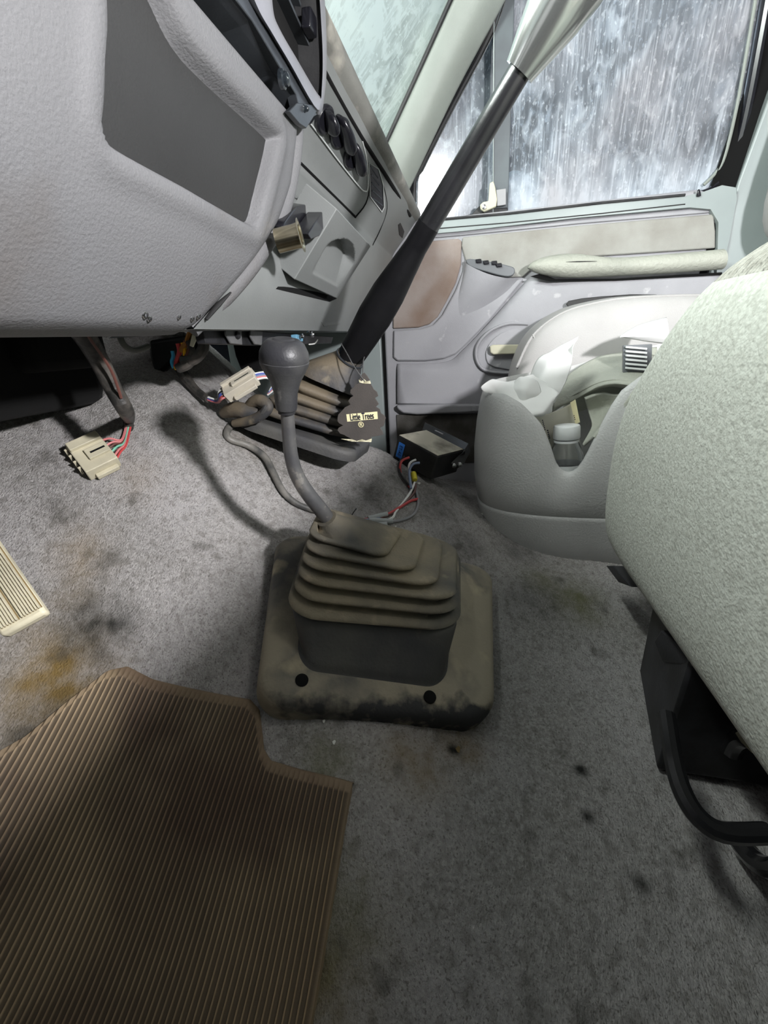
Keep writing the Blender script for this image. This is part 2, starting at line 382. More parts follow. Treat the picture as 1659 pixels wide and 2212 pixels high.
ca = me.color_attributes.new('spot_tone', 'FLOAT_COLOR', 'POINT'); ca.data.foreach_set('color', ST.reshape(-1).astype(np.float32))
M = bpy.data.materials.new('carpet'); M.use_nodes = True; MATS['carpet'] = M; me.materials.append(M)
N, L = M.node_tree.nodes, M.node_tree.links; b = N['Principled BSDF']; b.inputs['Roughness'].default_value = .95; b.inputs['Specular IOR Level'].default_value = .15
tc = N.new('ShaderNodeTexCoord'); at_ = N.new('ShaderNodeAttribute'); at_.attribute_name = 'spot_tone'; sp = N.new('ShaderNodeSeparateColor'); L.new(at_.outputs['Color'], sp.inputs[0])
def _noi(s, d=4, vec=None):
    n = N.new('ShaderNodeTexNoise'); n.inputs['Scale'].default_value = s; n.inputs['Detail'].default_value = d
    src = tc.outputs['Object']
    if vec: mp = N.new('ShaderNodeMapping'); mp.inputs['Scale'].default_value = vec; L.new(src, mp.inputs[0]); src = mp.outputs[0]
    L.new(src, n.inputs[0]); return n.outputs[0]
def _mr(x, a, b_, c=0, d=1):
    r = N.new('ShaderNodeMapRange'); r.inputs[1].default_value = a; r.inputs[2].default_value = b_; r.inputs[3].default_value = c; r.inputs[4].default_value = d; L.new(x, r.inputs[0]); return r.outputs[0]
def _mix(f, a, b_, mode='MIX'):
    x = N.new('ShaderNodeMix'); x.data_type = 'RGBA'; x.blend_type = mode
    if isinstance(f, float): x.inputs[0].default_value = f
    else: L.new(f, x.inputs[0])
    for i, c in ((6, a), (7, b_)):
        if isinstance(c, tuple): x.inputs[i].default_value = (*c, 1)
        else: L.new(c, x.inputs[i])
    return x.outputs[2]
def _m(o, a, b_):
    q = N.new('ShaderNodeMath'); q.operation = o; q.use_clamp = True
    for i, c in ((0, a), (1, b_)):
        if isinstance(c, (int, float)): q.inputs[i].default_value = c
        else: L.new(c, q.inputs[i])
    return q.outputs[0]
c = _mix(_mr(_noi(7, 5), .35, .68), (.38, .365, .36), (.26, .25, .235))
c = _mix(_mr(_noi(260, 3), .42, .62, 0, .6), c, (.46, .44, .425))
c = _mix(_mr(_noi(90, 4), .5, .66, 0, .5), c, (.17, .16, .145))
c = _mix(_mr(_noi(420, 2), .56, .68, 0, .7), c, (.14, .13, .12))
edge = _mr(_noi(38, 5), .3, .7, .55, 1.35)
c = _mix(_m('MULTIPLY', sp.outputs[0], edge), c, (.20, .135, .05))
c = _mix(_m('MULTIPLY', sp.outputs[2], edge), c, (.13, .13, .05))
c = _mix(_m('MULTIPLY', sp.outputs[1], edge), c, (.028, .028, .025))
c = _mix(_m('MULTIPLY', _mr(_noi(24, 6), .6, .72), .55), c, (.07, .065, .055))
L.new(c, b.inputs['Base Color'])
bp = N.new('ShaderNodeBump'); bp.inputs['Strength'].default_value = 1; bp.inputs['Distance'].default_value = .0026
L.new(_noi(380, 5, (1, 1.5, 1)), bp.inputs['Height']); L.new(bp.outputs[0], b.inputs['Normal'])

# ------------------------------------------------------------------ floor mat (ribs run across the cab)
def ribmat():
    edge = [(-40, 1640), (60, 1585), (150, 1510), (235, 1445), (275, 1437), (330, 1465), (440, 1490), (540, 1508), (560, 1530), (570, 1615), (585, 1640), (660, 1662), (755, 1685)]
    E = [flr(px, py, .004) for px, py in edge]
    E = [(p.y, p.x) for p in E]
    e2 = flr(700, 1960, .004); e3 = flr(622, 2205, .004)
    E.sort()
    ys = [e[0] for e in E]; xs = [e[1] for e in E]
    y0 = min(ys[0], e2.y) ; y1 = ys[-1] + .05
    pitch = .0052; cols = []; hh = []
    prof = [(0, 0), (.32, .0), (.43, .0017), (.5, .0022), (.57, .0017), (.7, 0)]
    n = int((y1 - y0) / pitch)
    for i in range(n):
        for f, h in prof: cols.append(y0 + (i + f) * pitch); hh.append(h)
    K = 46; rings = []
    cols = [y0 - .004, y0 - .0035] + cols; hh = [-.008, .0015] + hh
    for y, h in zip(cols, hh):
        xe = float(np.interp(y, ys, xs)); xa = -.12; row = []
        xq = np.concatenate([xa + (xe - .012 - xa) * np.linspace(0, 1, K), [xe - .010, xe - .003, xe, xe + .001]])
        zq = hz(xq, np.full_like(xq, y)) + .0055
        zq[:K] += h; zq[K + 1] += .0; zq[K + 2] -= .003; zq[K + 3] -= .012
        zq[K] += min(h, .001)
        rings.append([V((a, y, c_)) for a, c_ in zip(xq, zq)])
    v, f = loft(rings, False)
    o = mesh('floor_mat', v, f, mat('mat_rubber', (.46, .34, .21), (.30, .22, .14), 7, .7, .2, 350, ramp=(.38, .62), c3=(.2, .13, .085), s3=9, r3=(.5, .7)), smooth=True, angle=60)
    # mud packed in the grooves, worn ridge tops
    n_ = len(rings[0]); tops = [.55, .55] + [{.0: 0}.get(h, 1) for f_, h in prof] * n
    ca = o.data.color_attributes.new('ridge', 'FLOAT_COLOR', 'POINT')
    A_ = np.ones((len(v), 4)); 
    for i in range(len(rings)):
        A_[i * n_:(i + 1) * n_, :3] = tops[i]; A_[i * n_ + K:(i + 1) * n_, :3] = .6
    ca.data.foreach_set('color', A_.reshape(-1).astype(np.float32))
    M = MATS['mat_rubber']; N, L = M.node_tree.nodes, M.node_tree.links; b = N['Principled BSDF']; src = b.inputs['Base Color'].links[0].from_socket
    q = N.new('ShaderNodeAttribute'); q.attribute_name = 'ridge'; r = N.new('ShaderNodeMapRange'); r.inputs[3].default_value = .28; L.new(q.outputs['Fac'], r.inputs[0])
    mx = N.new('ShaderNodeMix'); mx.data_type = 'RGBA'; mx.blend_type = 'MULTIPLY'; mx.inputs[0].default_value = 1; L.new(src, mx.inputs[6]); L.new(r.outputs[0], mx.inputs[7]); L.new(mx.outputs[2], b.inputs['Base Color'])
    tag(o, 'ribbed brown rubber floor mat with a notched edge on the carpet', 'floor mat')
ribmat()

# ------------------------------------------------------------------ dashboard surfaces
KN = [(.33, .018), (.292, .018), (.281, .024), (.262, .05), (.24, .089), (.225, .13), (.215, .175), (.206, .228), (.205, .26)]
def prof_y(P, z):
    zz = [p[1] for p in P]; return float(np.interp(z, zz, [p[0] for p in P]))
KNz = KN[1:]
def knee(px, py, off=0.0): return march(px, py, lambda p: p.y + off - prof_y(KNz, p.z), .1, 1.6)
DP = [(.285, .018), (.262, .07), (.24, .13), (.226, .19), (.22, .208), (.187, .245), (.155, .282)]
DW = [0, 0, .3, .8, 1, 1, 1]
def dsc(x):
    t = min(1, max(0, (1.2 - x) / .5)); return .45 * t * t * (3 - 2 * t)
def dpr(x):
    s = dsc(x); return [(a * (1 + s * w_), b_ * (1 + s * w_)) for (a, b_), w_ in zip(DP, DW)]
def dsh(px, py, off=0.0): return march(px, py, lambda p: p.y + off - prof_y(dpr(p.x), p.z), .2, 2.0)
def door(px, py, off=0.0): return at(px, py, x=1.35 - off)

dash = thing('dashboard', 'grey plastic dashboard with open storage pocket, black air vent and control knobs', 'dashboard', (.6, .25, .0))
zE = [.018, .05, .089, .13, .175, .233, .30, .46]; xE = [.455, .49, .532, .575, .607, .622, .64, .66]
xe = lambda z: float(np.interp(z, zE, xE))
# knee panel with a storage pocket sunk into it: outline of the pocket mouth traced on the surface
pk = [(243, -60), (240, 60), (229, 240), (232, 290), (262, 322), (400, 400), (540, 482), (556, 478), (572, 420), (598, 310), (592, 285), (470, 165), (400, 80), (330, -60)]
PK = [knee(*p) for p in pk]
pkc = [(p.x, p.z) for p in cat(PK, 5, True)]
def inpoly(x, z, P):
    c = False; n = len(P); j = n - 1
    for i in range(n):
        if (P[i][1] > z) != (P[j][1] > z) and x < (P[j][0] - P[i][0]) * (z - P[i][1]) / (P[j][1] - P[i][1]) + P[i][0]: c = not c
        j = i
    return c
def sdist(x, z, P):
    a = np.array(P); b_ = np.roll(a, -1, 0); q = np.array([x, z]); d = b_ - a
    t = np.clip(((q - a) * d).sum(1) / (d * d).sum(1), 0, 1); return float(np.sqrt(((a + d * t[:, None] - q) ** 2).sum(1).min()))
def knee_panel():
    cy = cat([V((p[0], p[1], 0)) for p in KNz], 10)
    yy = lambda z: float(np.interp(z, [p.y for p in cy], [p.x for p in cy]))
    zs = np.arange(.018, .2335, .0024); rows = []; A = np.array(pkc); Bq = np.roll(A, -1, 0); D_ = Bq - A; DD = (D_ * D_).sum(1)
    for z in zs:
        e = xe(z); xs = np.concatenate([np.linspace(-.35, .12, 24)[:-1], np.linspace(.12, e - .02, 150)])
        t = np.clip(((xs[:, None, None] * np.array([1, 0]) + np.array([0, z]) - A) * D_).sum(-1) / DD, 0, 1)
        Q = A + t[..., None] * D_ - (xs[:, None, None] * np.array([1, 0]) + np.array([0, z])); dist = np.sqrt((Q ** 2).sum(-1)).min(1)
        row = []
        for x, d in zip(xs, dist):
            y = yy(z); s = -d if inpoly(x, z, pkc) else d
            t_ = min(1, max(0, (.004 - s) / .010)); y += .016 * t_ * t_ * (3 - 2 * t_) - .003 * math.exp(-((s - .012) / .008) ** 2)
            row.append(V((x, y, z)))
        y = yy(z)
        for dx, dy in ((-.012, .0012), (-.006, .004), (-.002, .009), (0, .016), (0, .05), (0, .09)): row.append(V((e + dx, y + dy, z)))
        rows.append(row)
    b0 = rows[0]
    rows = [[p + V((0, .05, -.004)) for p in b0], [p + V((0, .012, -.004)) for p in b0]] + rows
    tp = rows[-1]; rows += [[p + V((0, .002, .004)) for p in tp], [p + V((0, .007, .007)) for p in tp], [p + V((0, .016, .008)) for p in tp], [p + V((0, .10, .008)) for p in tp]]
    v, f = loft(rows, False)
    def deep(q_):
        return False
        c_ = sum((v[i] for i in q_), V((0, 0, 0))) / 4
        return c_.z > .03 and c_.x < .6 and c_.y - yy(c_.z) > .036
    F1 = [q_ for q_ in f if not deep(q_)]; F2 = [q_ for q_ in f if deep(q_)]
    def sub_(F_):
        ix = sorted({i for q_ in F_ for i in q_}); mp_ = {i: k for k, i in enumerate(ix)}
        return [v[i] for i in ix], [tuple(mp_[i] for i in q_) for q_ in F_]
    kp_ = mesh('knee_panel', *sub_(F1), MATS['dash_plastic'], dash, angle=70)
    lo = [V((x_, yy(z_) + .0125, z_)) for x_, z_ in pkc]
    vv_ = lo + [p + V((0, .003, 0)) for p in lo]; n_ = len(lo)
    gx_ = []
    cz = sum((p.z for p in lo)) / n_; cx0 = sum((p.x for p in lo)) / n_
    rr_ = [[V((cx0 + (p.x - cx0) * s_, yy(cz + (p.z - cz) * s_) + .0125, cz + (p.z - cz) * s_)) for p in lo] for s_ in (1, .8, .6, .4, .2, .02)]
    mesh('shaded_pocket_liner', *loft(rr_, True, (False, True)), MATS['pocket_plastic'], kp_, angle=70, label='smooth storage pocket liner with shade painted in as a dark colour')  # near-black colour stands in for the shade in the pocket
knee_panel()
# trim strip that follows the edge of the knee panel
zz = [.02, .06, .10, .15, .2, .235, .26]
tube('edge_trim', [V((xe(z) + .012, prof_y(KNz, z) + .014, z)) for z in zz], .011, 'dash_plastic', dash, seg=14)
# sunk finger notch and three worn screw holes along the lower edge
nt = [knee(498, 632, .001), knee(470, 660, .001), knee(445, 690, .001)]
tube('finger_notch', nt, [.002, .006, .004], 'pocket_plastic', dash, flat=.4)
for px, py, r in ((313, 680, .0035), (322, 688, .0028), (386, 684, .0026), (415, 688, .003), (428, 683, .0032)):
    p = knee(px, py, .0005)
    lathe('screw_hole', p, (0, -1, -.35), [(-.002, r * .6), (.0, r), (.0012, r * .9), (.0014, r * .5), (-.001, r * .4)], 'steel', dash, seg=10)
# passenger side face
X0, X1 = .40, 1.345
cy = cat([V((0, p[0], p[1])) for p in DP], 8)
rows = [[V((x, .34, .018)) for x in np.linspace(.45, X1, 50)], [V((x, .30, .018)) for x in np.linspace(.45, X1, 50)]]
cx_ = []
for i in range(50):
    t = i / 49
    bp_ = [V((lerp(xe(z_) - .006, X1, t), 0, 0)) for z_ in [q_[1] for q_ in DP]]
    cx_.append(cat([V((bp_[k].x, *dpr(bp_[k].x)[k])) for k in range(len(DP))], 8))
rows += [list(r) for r in zip(*cx_)]
# fascia stops at the drawer opening
v, f = loft(rows, False)
mesh('fascia', v, f, MATS['panel_plastic'], dash, angle=60)
# padded top: runs over to the windshield
top = []
for x in (-.35, .2, .6, .7, .8, .9, 1.0, 1.1, 1.2, 1.345):
    k_ = 1 + dsc(x)
    top.append([V((p_.x, p_.y * (k_ if p_.y < .3 else 1), p_.z * k_)) for p_ in [V((x, .172, .272)), V((x, .152, .281)), V((x, .147, .292)), V((x, .156, .303)), V((x, .2, .31)), V((x, .4, .315)), V((x, .75, .31)), V((x, .8, .2))]])
patch('top_pad', top, mat('pad_grey', (.22, .22, .2), (.14, .135, .12), 10, .6, .3, 300, c3=(.4, .38, .33), s3=18, r3=(.6, .75)), dash, 6, label='worn padded top of the dashboard')
def dprism(name, px, off, th, mt, **k):
    P = [dsh(a, b_, off) for a, b_ in px]
    k.setdefault('bevel', .0012)
    return prism(name, P, V((0, th * .8, th * .6)), mt, dash, **k)
def dline(name, px, r, mt, off=.001, n=4):
    return tube(name, [dsh(a, b_, off) for a, b_ in px], r, mt, dash, n=n, seg=8)
dline('top_seam', [(655, 60), (712, 175), (780, 295), (850, 405), (886, 466)], .0035, 'hole_black', .001)
dline('panel_groove', [(640, 343), (700, 402), (768, 469)], .0022, 'hole_black', -.0002, 1)
dline('panel_groove', [(768, 469), (790, 440), (798, 400), (792, 340), (770, 290)], .0012, 'hole_black', 0, 4)
dline('panel_groove', [(805, 530), (822, 495), (836, 450), (828, 400), (815, 370)], .001, 'hole_black', 0, 4)
# heater control panel with bright rim and three lever knobs
rim = [(672, 268), (690, 292), (735, 352), (775, 402), (788, 413), (795, 405), (793, 350), (783, 305), (755, 252), (715, 180), (690, 130)]
ctl = thing_c = dprism('control_panel', rim, .003, .006, mat('control_face', (.16, .17, .165), rough=.35), label='smooth darker heater control panel')
tube('panel_rim', [dsh(a, b_, .004) for a, b_ in rim[:8]], .0012, mat('rim_light', (.6, .62, .6), rough=.3), dash, n=4, seg=8)
def lever_knob(top_, bot_, s):
    pt_, pb_ = dsh(*top_, .004), dsh(*bot_, .004); p = (pt_ + pb_) / 2; half = (pt_ - pb_).length / 2
    ax = (pt_ - pb_).normalized(); nrm = V((-.25, -.75, -.55)); nrm = (nrm - ax * nrm.dot(ax)).normalized(); sx = nrm.cross(ax)
    kb = lathe('control_knob', p - nrm * .002, nrm, [(0, .020 * s), (.006, .0195 * s), (.008, .017 * s), (.008, .001)], 'black_plastic', dash, seg=28)
    g = []
    for t, w_, h in ((-1, .3, .010), (-.94, .7, .022), (-.5, .95, .030), (.1, 1, .030), (.7, .8, .024), (.95, .5, .016), (1, .2, .010)):
        c_ = p + ax * t * half
        g.append([c_ + sx * .0085 * s * w_ * a + nrm * (.004 + h * s * b_) for a, b_ in ((-1, 0), (-.9, .7), (-.5, 1), (.5, 1), (.9, .7), (1, 0))])
    v, f = loft(g, True); mesh('knob_grip', v, f, MATS['black_plastic'], kb, sub=1)
lever_knob((752, 298), (768, 372), 1.0); lever_knob((722, 243), (744, 325), 1.1); lever_knob((697, 232), (704, 282), 1.0)
# side air vent
vt = [(797, 352), (800, 425), (825, 458), (830, 448), (828, 400), (818, 365)]
vv_ = [dsh(a, b_, .002) for a, b_ in vt]
vent = prism('air_vent', vv_, V((0, .006, .004)), 'black_plastic', dash, bevel=.001, label='black side air vent')
tube('vent_rim', [dsh(a, b_, .003) for a, b_ in vt] , .001, 'rim_light', vent, n=1, seg=6, closed=True)
for k in range(5):
    a = (802 + 1 * k, 362 + 17 * k); b_ = (817 + 2.6 * k, 386 + 15 * k)
    pa, pb = dsh(*a, .004), dsh(*b_, .004); prism('vent_slat', [pa, pb, pb + V((0, .0, .0025)), pa + V((0, 0, .0025))], (0, .006, .003), 'bezel_plastic', vent)
# lettered notch by the door end
dprism('trim_clip', [(861, 486), (866, 482), (874, 500), (870, 515), (863, 508)], .002, .002, 'pocket_plastic')

# near bezel with the big air vent
bez = [(455, -70), (545, 45), (612, 150), (672, 268), (693, 238), (704, 150), (700, 60), (690, -70)]
def bz(px, py, off=0): return march(px, py, lambda p: p.y + off - (.200 - .06 * (p.z - .24)), .1, 1.5)
BZ = [bz(*p) for p in bez]
bezel = mesh('vent_bezel', *loft([[p + V((0, .10, -.012)) for p in BZ], [p + V((0, .012, -.002)) for p in BZ], [V(p) for p in BZ]], True, (True, False)), MATS['bezel_plastic'], dash, smooth=False, label='dark bezel around the near air vent')
# face ring of the bezel, grey
inner = [(585, -70), (590, 20), (604, 62), (640, 125), (688, 205), (694, 190), (695, 100), (684, -70)]
outer = [(500, -70), (548, 20), (580, 70), (622, 140), (686, 248), (702, 200), (706, 100), (698, -70)]
fr = []
I = [bz(a, b_, .004) for a, b_ in inner]; O = [bz(a, b_, .0) for a, b_ in outer]; Id = [p + V((0, .05, 0)) for p in I]
Om = [bz(a, b_, .006) for a, b_ in [(lerp(a1, a2, .25), lerp(b1, b2, .25)) for (a1, b1), (a2, b2) in zip(outer, inner)]]
Im = [bz(a, b_, .007) for a, b_ in [(lerp(a1, a2, .85), lerp(b1, b2, .85)) for (a1, b1), (a2, b2) in zip(outer, inner)]]
rr_ = [cat(x, 5) for x in (O, Om, Im, I)]
v, f = loft(rr_, False); mesh('bezel_face', v, f, mat('bezel_grey', (.28, .275, .30), (.2, .2, .22), 8, .3, .05, 300), bezel, angle=50, label='smooth lilac-grey face of the bezel')
# slanted lower flange, with screw and bracket tab
fl = [(455, -70), (545, 45), (640, 205), (655, 268), (686, 248), (622, 140), (580, 70), (548, 20), (500, -70)]
prism('flange', [bz(a, b_, .001) for a, b_ in fl], (0, .012, .002), 'bezel_plastic', bezel, bevel=.001)
prism('bracket_tab', [bz(a, b_, .004) for a, b_ in [(625, 240), (642, 222), (690, 228), (680, 250), (662, 277), (648, 268)]], (0, .006, 0), 'bezel_plastic', bezel, bevel=.0008)
for (a, b_), r in (((614, 171), .0062), ((657, 235), .003)):
    p = bz(a, b_, .004); lathe('screw', p, (0, -1, -.1), [(-.004, r * 1.3), (0, r * 1.3), (.001, r), (.004, r * .9), (.0055, r * .5), (.006, .0005)], mat('screw_black', (.02, .025, .03), rough=.12, spec=.9), bezel, seg=20)
v, f = loft([cat(I, 5), cat([p + V((0, .03, 0)) for p in I], 5)], False); mesh('vent_throat', v, f, MATS['black_soft'], bezel, angle=50)
vb = prism('vent_housing', [p + V((0, .03, 0)) for p in cat(I, 3)], (0, .004, 0), 'hole_black', bezel)
for a, b_ in (((606, -40), (688, 146)), ((628, -60), (692, 55)), ((650, -40), (690, 50)), ((622, -70), (650, 15)), ((666, 60), (688, 104)), ((668, -60), (690, -5))):
    pa, pb = bz(*a, -.012), bz(*b_, -.012)
    prism('vent_slat', [pa, pb, pb + V((0, .018, .004)), pa + V((0, .018, .004))], (0, -.001, .0022), 'bezel_plastic', bezel, bevel=.0004)
pa = bz(668, 50, -.006); box('vent_tab', pa, (.012, 0, .0), (0, .006, 0), (0.004, 0, .011), 'black_plastic', bezel, bevel=.002)

# ash tray drawer
def xz(px, py, y): return at(px, py, y=y)
TL, BL = at(728, 451, y=.180), at(636, 604, y=.245)
ux = V((1, 0, 0)); wd = .215; TR, BR = TL + ux * wd, BL + ux * wd
BR = at(728, 645, y=.245); TR = TL + (BR - BL)
nr = (BR - BL).cross(TL - BL).normalized()
if nr.y > 0: nr = -nr
q = lambda u, v_, o=0: lerp(lerp(BL, BR, u), lerp(TL, TR, u), v_) + nr * o
drawer_face = []
K = 40; rows = []
for i in range(K + 1):
    v_ = i / K; row = []
    for j in range(K + 1):
        u = j / K; dd = 0
        # thumb recess: arched top, straight lower lip
        cx, cz = (u - .53) / .34, (v_ - .50) / .32
        if -1 < cx < 1 and -1 < cz < 1 - .6 * cx * cx: dd = .026 * min(1, (1 - abs(cx)) * 5) * (0.08 + .92 * (cz + 1) / 2) * min(1, (1 - .6 * cx * cx - cz) * 6)
        row.append(q(u, v_, .0 - dd))
    rows.append(row)
v, f = loft(rows, False); n0 = len(v)
rim_i = [j for j in range(K + 1)] + [i * (K + 1) + K for i in range(1, K + 1)] + [K * (K + 1) + j for j in range(K - 1, -1, -1)] + [i * (K + 1) for i in range(K - 1, 0, -1)]
for i in rim_i: v.append(v[i] - nr * .05)
for a in range(len(rim_i)):
    b_ = (a + 1) % len(rim_i); f.append((rim_i[a], rim_i[b_], n0 + b_, n0 + a))
dr = mesh('ash_tray', v, f, MATS['panel_plastic'], dash, bevel=.002, angle=50, label='grey pull-out ash tray with an arched finger recess')
# dark opening around the drawer
prism('tray_opening', [dsh(a, b_, .0015) for a, b_ in [(700, 447), (728, 462), (650, 610), (728, 645), (712, 652), (597, 624), (640, 560)]], (0, .003, 0), 'hole_black', dash)
# power outlet: cream chrome tube with flange and a dark grommet socket
p0, p1 = at(598, 521, x=.555), at(650, 508, x=.560)
ot = lathe('power_outlet', p0, p1 - p0, [(k_ * ((p1 - p0).length) / .072, r_) for k_, r_ in [(0, .0125), (.055, .0125), (.068, .013), (.070, .0165), (.072, .0172), (.0725, .0145), (.068, .012), (.03, .0115), (.03, .0005)]], 'brass', dash, label='bare metal power outlet tube with flared rim')
lathe('outlet_grommet', dsh(618, 528, -.002), (0, -1, -.2), [(0, .022), (.004, .021), (.007, .017), (.007, .013), (0, .012)], 'panel_plastic', dash)
# black rocker below the control panel and its neighbour socket
prism('rocker_switch', cat([at(a, b_, y=.222) for a, b_ in [(622, 470), (640, 448), (660, 442), (680, 452), (683, 466), (662, 478), (640, 488), (610, 492)]], 3, True), (0, .02, .004), 'black_plastic', dash, bevel=.0015, label='glossy black switch above the power outlet')
tube('switch_lip', [dsh(a, b_, .004) for a, b_ in [(640, 425), (660, 436), (678, 448), (684, 462)]], .0022, 'panel_plastic', dash, seg=8)
prism('cable_socket', [at(a, b_, y=.20) for a, b_ in [(665, 505), (700, 452), (717, 462), (690, 510), (672, 517)]], (0, .02, .002), 'black_plastic', dash, bevel=.001)
# flap at the lower edge of the fascia
dprism('lower_flap', [(684, 683), (700, 660), (745, 640), (735, 700), (700, 706)], .0015, .004, 'panel_plastic')
# metal bracket rail under the dash
def ub(px, py, y=.315): return at(px, py, y=y)
prism('bracket_rail', [ub(a, b_) for a, b_ in [(435, 700), (560, 715), (720, 728), (716, 742), (560, 746), (445, 742)]], (0, .012, 0), 'dark_metal', dash, bevel=.001)
for px in ([(488, 708), (522, 712), (524, 745), (500, 742), (488, 722)], [(541, 712), (568, 716), (566, 746), (552, 744), (541, 726)]):
    prism('bracket_plate', [ub(a, b_, .308) for a, b_ in px], (0, .003, 0), mat('bracket_grey', (.14, .14, .145), (.2, .2, .2), 30, .5, metal=.4), dash, bevel=.001)
lathe('bracket_bolt', ub(512, 724, .307), (0, -1, 0), [(0, .005), (.003, .0045), (.004, .001)], 'dark_metal', dash, seg=12)
for a, b_, r in ((672, 722, .006), (651, 726, .004), (664, 716, .003)):
    lathe('cable_clip', at(a, b_, y=.29), (0, -1, .1), [(0, r), (.003, r), (.004, r * .6), (.002, r * .4)], 'steel', dash, seg=14)
prism('blue_plug', [at(a, b_, y=.295) for a, b_ in [(640, 722), (655, 724), (655, 738), (640, 736)]], (0, .01, 0), mat('plug_blue', (.15, .35, .5), rough=.4), dash, bevel=.001)
tube('hook_wire', [at(a, b_, y=.29) for a, b_ in [(668, 744), (680, 742), (686, 734)]], .0012, 'wire_white', dash)
# heater housing and ducts in the dark under the dash
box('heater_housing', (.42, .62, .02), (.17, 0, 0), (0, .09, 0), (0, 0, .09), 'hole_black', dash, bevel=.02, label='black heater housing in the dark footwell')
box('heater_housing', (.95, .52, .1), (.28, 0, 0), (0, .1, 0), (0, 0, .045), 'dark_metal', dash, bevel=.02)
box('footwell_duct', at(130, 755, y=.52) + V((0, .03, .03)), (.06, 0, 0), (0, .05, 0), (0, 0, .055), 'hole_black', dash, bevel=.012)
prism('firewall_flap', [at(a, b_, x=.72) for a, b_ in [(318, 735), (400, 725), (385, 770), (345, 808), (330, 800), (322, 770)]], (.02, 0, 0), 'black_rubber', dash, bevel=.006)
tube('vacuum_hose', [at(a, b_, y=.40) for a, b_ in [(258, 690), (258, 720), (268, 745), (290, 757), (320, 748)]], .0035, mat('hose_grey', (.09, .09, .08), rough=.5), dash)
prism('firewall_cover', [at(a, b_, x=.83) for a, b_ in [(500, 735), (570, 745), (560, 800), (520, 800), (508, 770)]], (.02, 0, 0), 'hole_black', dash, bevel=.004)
# ------------------------------------------------------------------ cab shell, passenger door, glass
def st(o): o['kind'] = 'structure'; return o
dr1 = thing('door_1', 'pale grey passenger door with cloth insert, armrest and grimy window', 'door', (1.38, -.1, -.3), kind='structure')
def dpl(name, px, off, th, mt, sm=0, par=None, bevel=.003, **k):
    P = [door(a, b_, off) for a, b_ in px]
    if sm: P = cat(P, sm, True)
    return prism(name, P, V((th, 0, 0)), mt, par or dr1, bevel=bevel, **k)
# door slab behind every insert
rear = [door(1548, 640), door(1585, 470), door(1598, 400)]
prism('door_shell', [V((1.352, .258, -.46)), V((1.352, .258, .28)), V((1.352, -.50, .285)), V((1.352, -.555, .265)), V((1.352, -.535, .1)), V((1.352, -.50, -.46))], (.06, 0, 0), 'door_plastic', dr1, bevel=.006)
# painted belt under the glass and its rear corner
dpl('belt_rail', [(905, 478), (1100, 462), (1300, 440), (1480, 424), (1520, 414), (1560, 400), (1590, 405), (1592, 430), (1575, 520), (1545, 640), (1540, 700), (1548, 600), (1552, 480), (1535, 452), (1490, 448), (1250, 470), (1000, 499), (900, 508)], .014, .016, 'painted_metal', bevel=.004)
tube('belt_groove', [door(a, b_, .0145) for a, b_ in [(905, 497), (1100, 481), (1300, 461), (1480, 441)]], .0012, 'pocket_plastic', dr1, n=1)
tube('belt_seal', [door(a, b_, .016) for a, b_ in [(905, 478), (1100, 461), (1300, 438), (1480, 421)]], .0028, 'black_soft', dr1, n=1)
dpl('lock_button', [(1505, 425), (1508, 408), (1513, 408), (1516, 423)], .02, .006, 'black_plastic')
# cloth bands
dpl('cloth_insert', [(1000, 512), (1250, 487), (1542, 462), (1546, 500), (1546, 536), (1400, 546), (1250, 556), (1170, 562), (1130, 598), (1085, 600), (1005, 562), (997, 530)], .006, .006, 'door_cloth', bevel=.004)
dpl('upper_band', [(930, 506), (1250, 474), (1490, 451), (1535, 455), (1543, 458), (1250, 483), (1000, 508), (930, 514)], .003, .004, 'door_plastic')
dpl('speaker_cloth', [(848, 560), (880, 525), (990, 515), (997, 520), (996, 570), (985, 610), (965, 650), (945, 685), (928, 700), (905, 707), (849, 710)], .006, .006, 'stained_cloth', bevel=.003, label='cloth panel with a rusty brown stain')
dpl('lower_insert', [(850, 713), (908, 710), (935, 702), (955, 680), (985, 625), (1000, 585), (1003, 566), (1085, 604), (1132, 602), (1060, 690), (1010, 742), (985, 765), (960, 775), (920, 780), (858, 780), (849, 772)], .009, .009, 'door_plastic', bevel=.005)
# bulged lower half of the door: armrest bulge sloping down to the front
def dl(px, py, o): return door(px, py, o)
g = [[dl(1142, 600, .0), dl(1060, 692, .0), dl(1000, 755, 0), dl(960, 782, 0), (dl(858, 786, 0))],
     [dl(1160, 600, .03), dl(1080, 700, .022), dl(1015, 768, .016), dl(965, 800, .012), dl(858, 800, .008)],
     [dl(1260, 606, .05), dl(1180, 700, .03), dl(1080, 790, .02), dl(985, 830, .014), dl(858, 830, .01)],
     [dl(1560, 592, .055), dl(1560, 700, .045), dl(1400, 800, .03), dl(1150, 868, .018), dl(858, 872, .010)]]
patch('armrest_bulge', g, 'door_plastic', dr1, 8, solid=.004)
tube('handle_recess', [door(a, b_, .027) for a, b_ in [(1140, 700), (1095, 700), (1055, 718), (1030, 750), (1033, 785), (1060, 803), (1140, 806)]], .006, 'door_plastic', dr1, seg=12, flat=.7)
h_ = dpl('handle_pocket', [(1150, 712), (1100, 712), (1068, 730), (1052, 752), (1050, 775), (1068, 793), (1150, 796)], .026, .004, 'door_plastic', 2, bevel=.002)
hp = door(1092, 755, .045); hq = door(1150, 753, .045)
prism('door_handle', [door(a, b_, .048) for a, b_ in [(1058, 748), (1065, 745), (1140, 744), (1140, 764), (1066, 766), (1059, 762)]], (.014, 0, 0), 'pvc_cream', dr1, bevel=.003, label='cream door release handle')
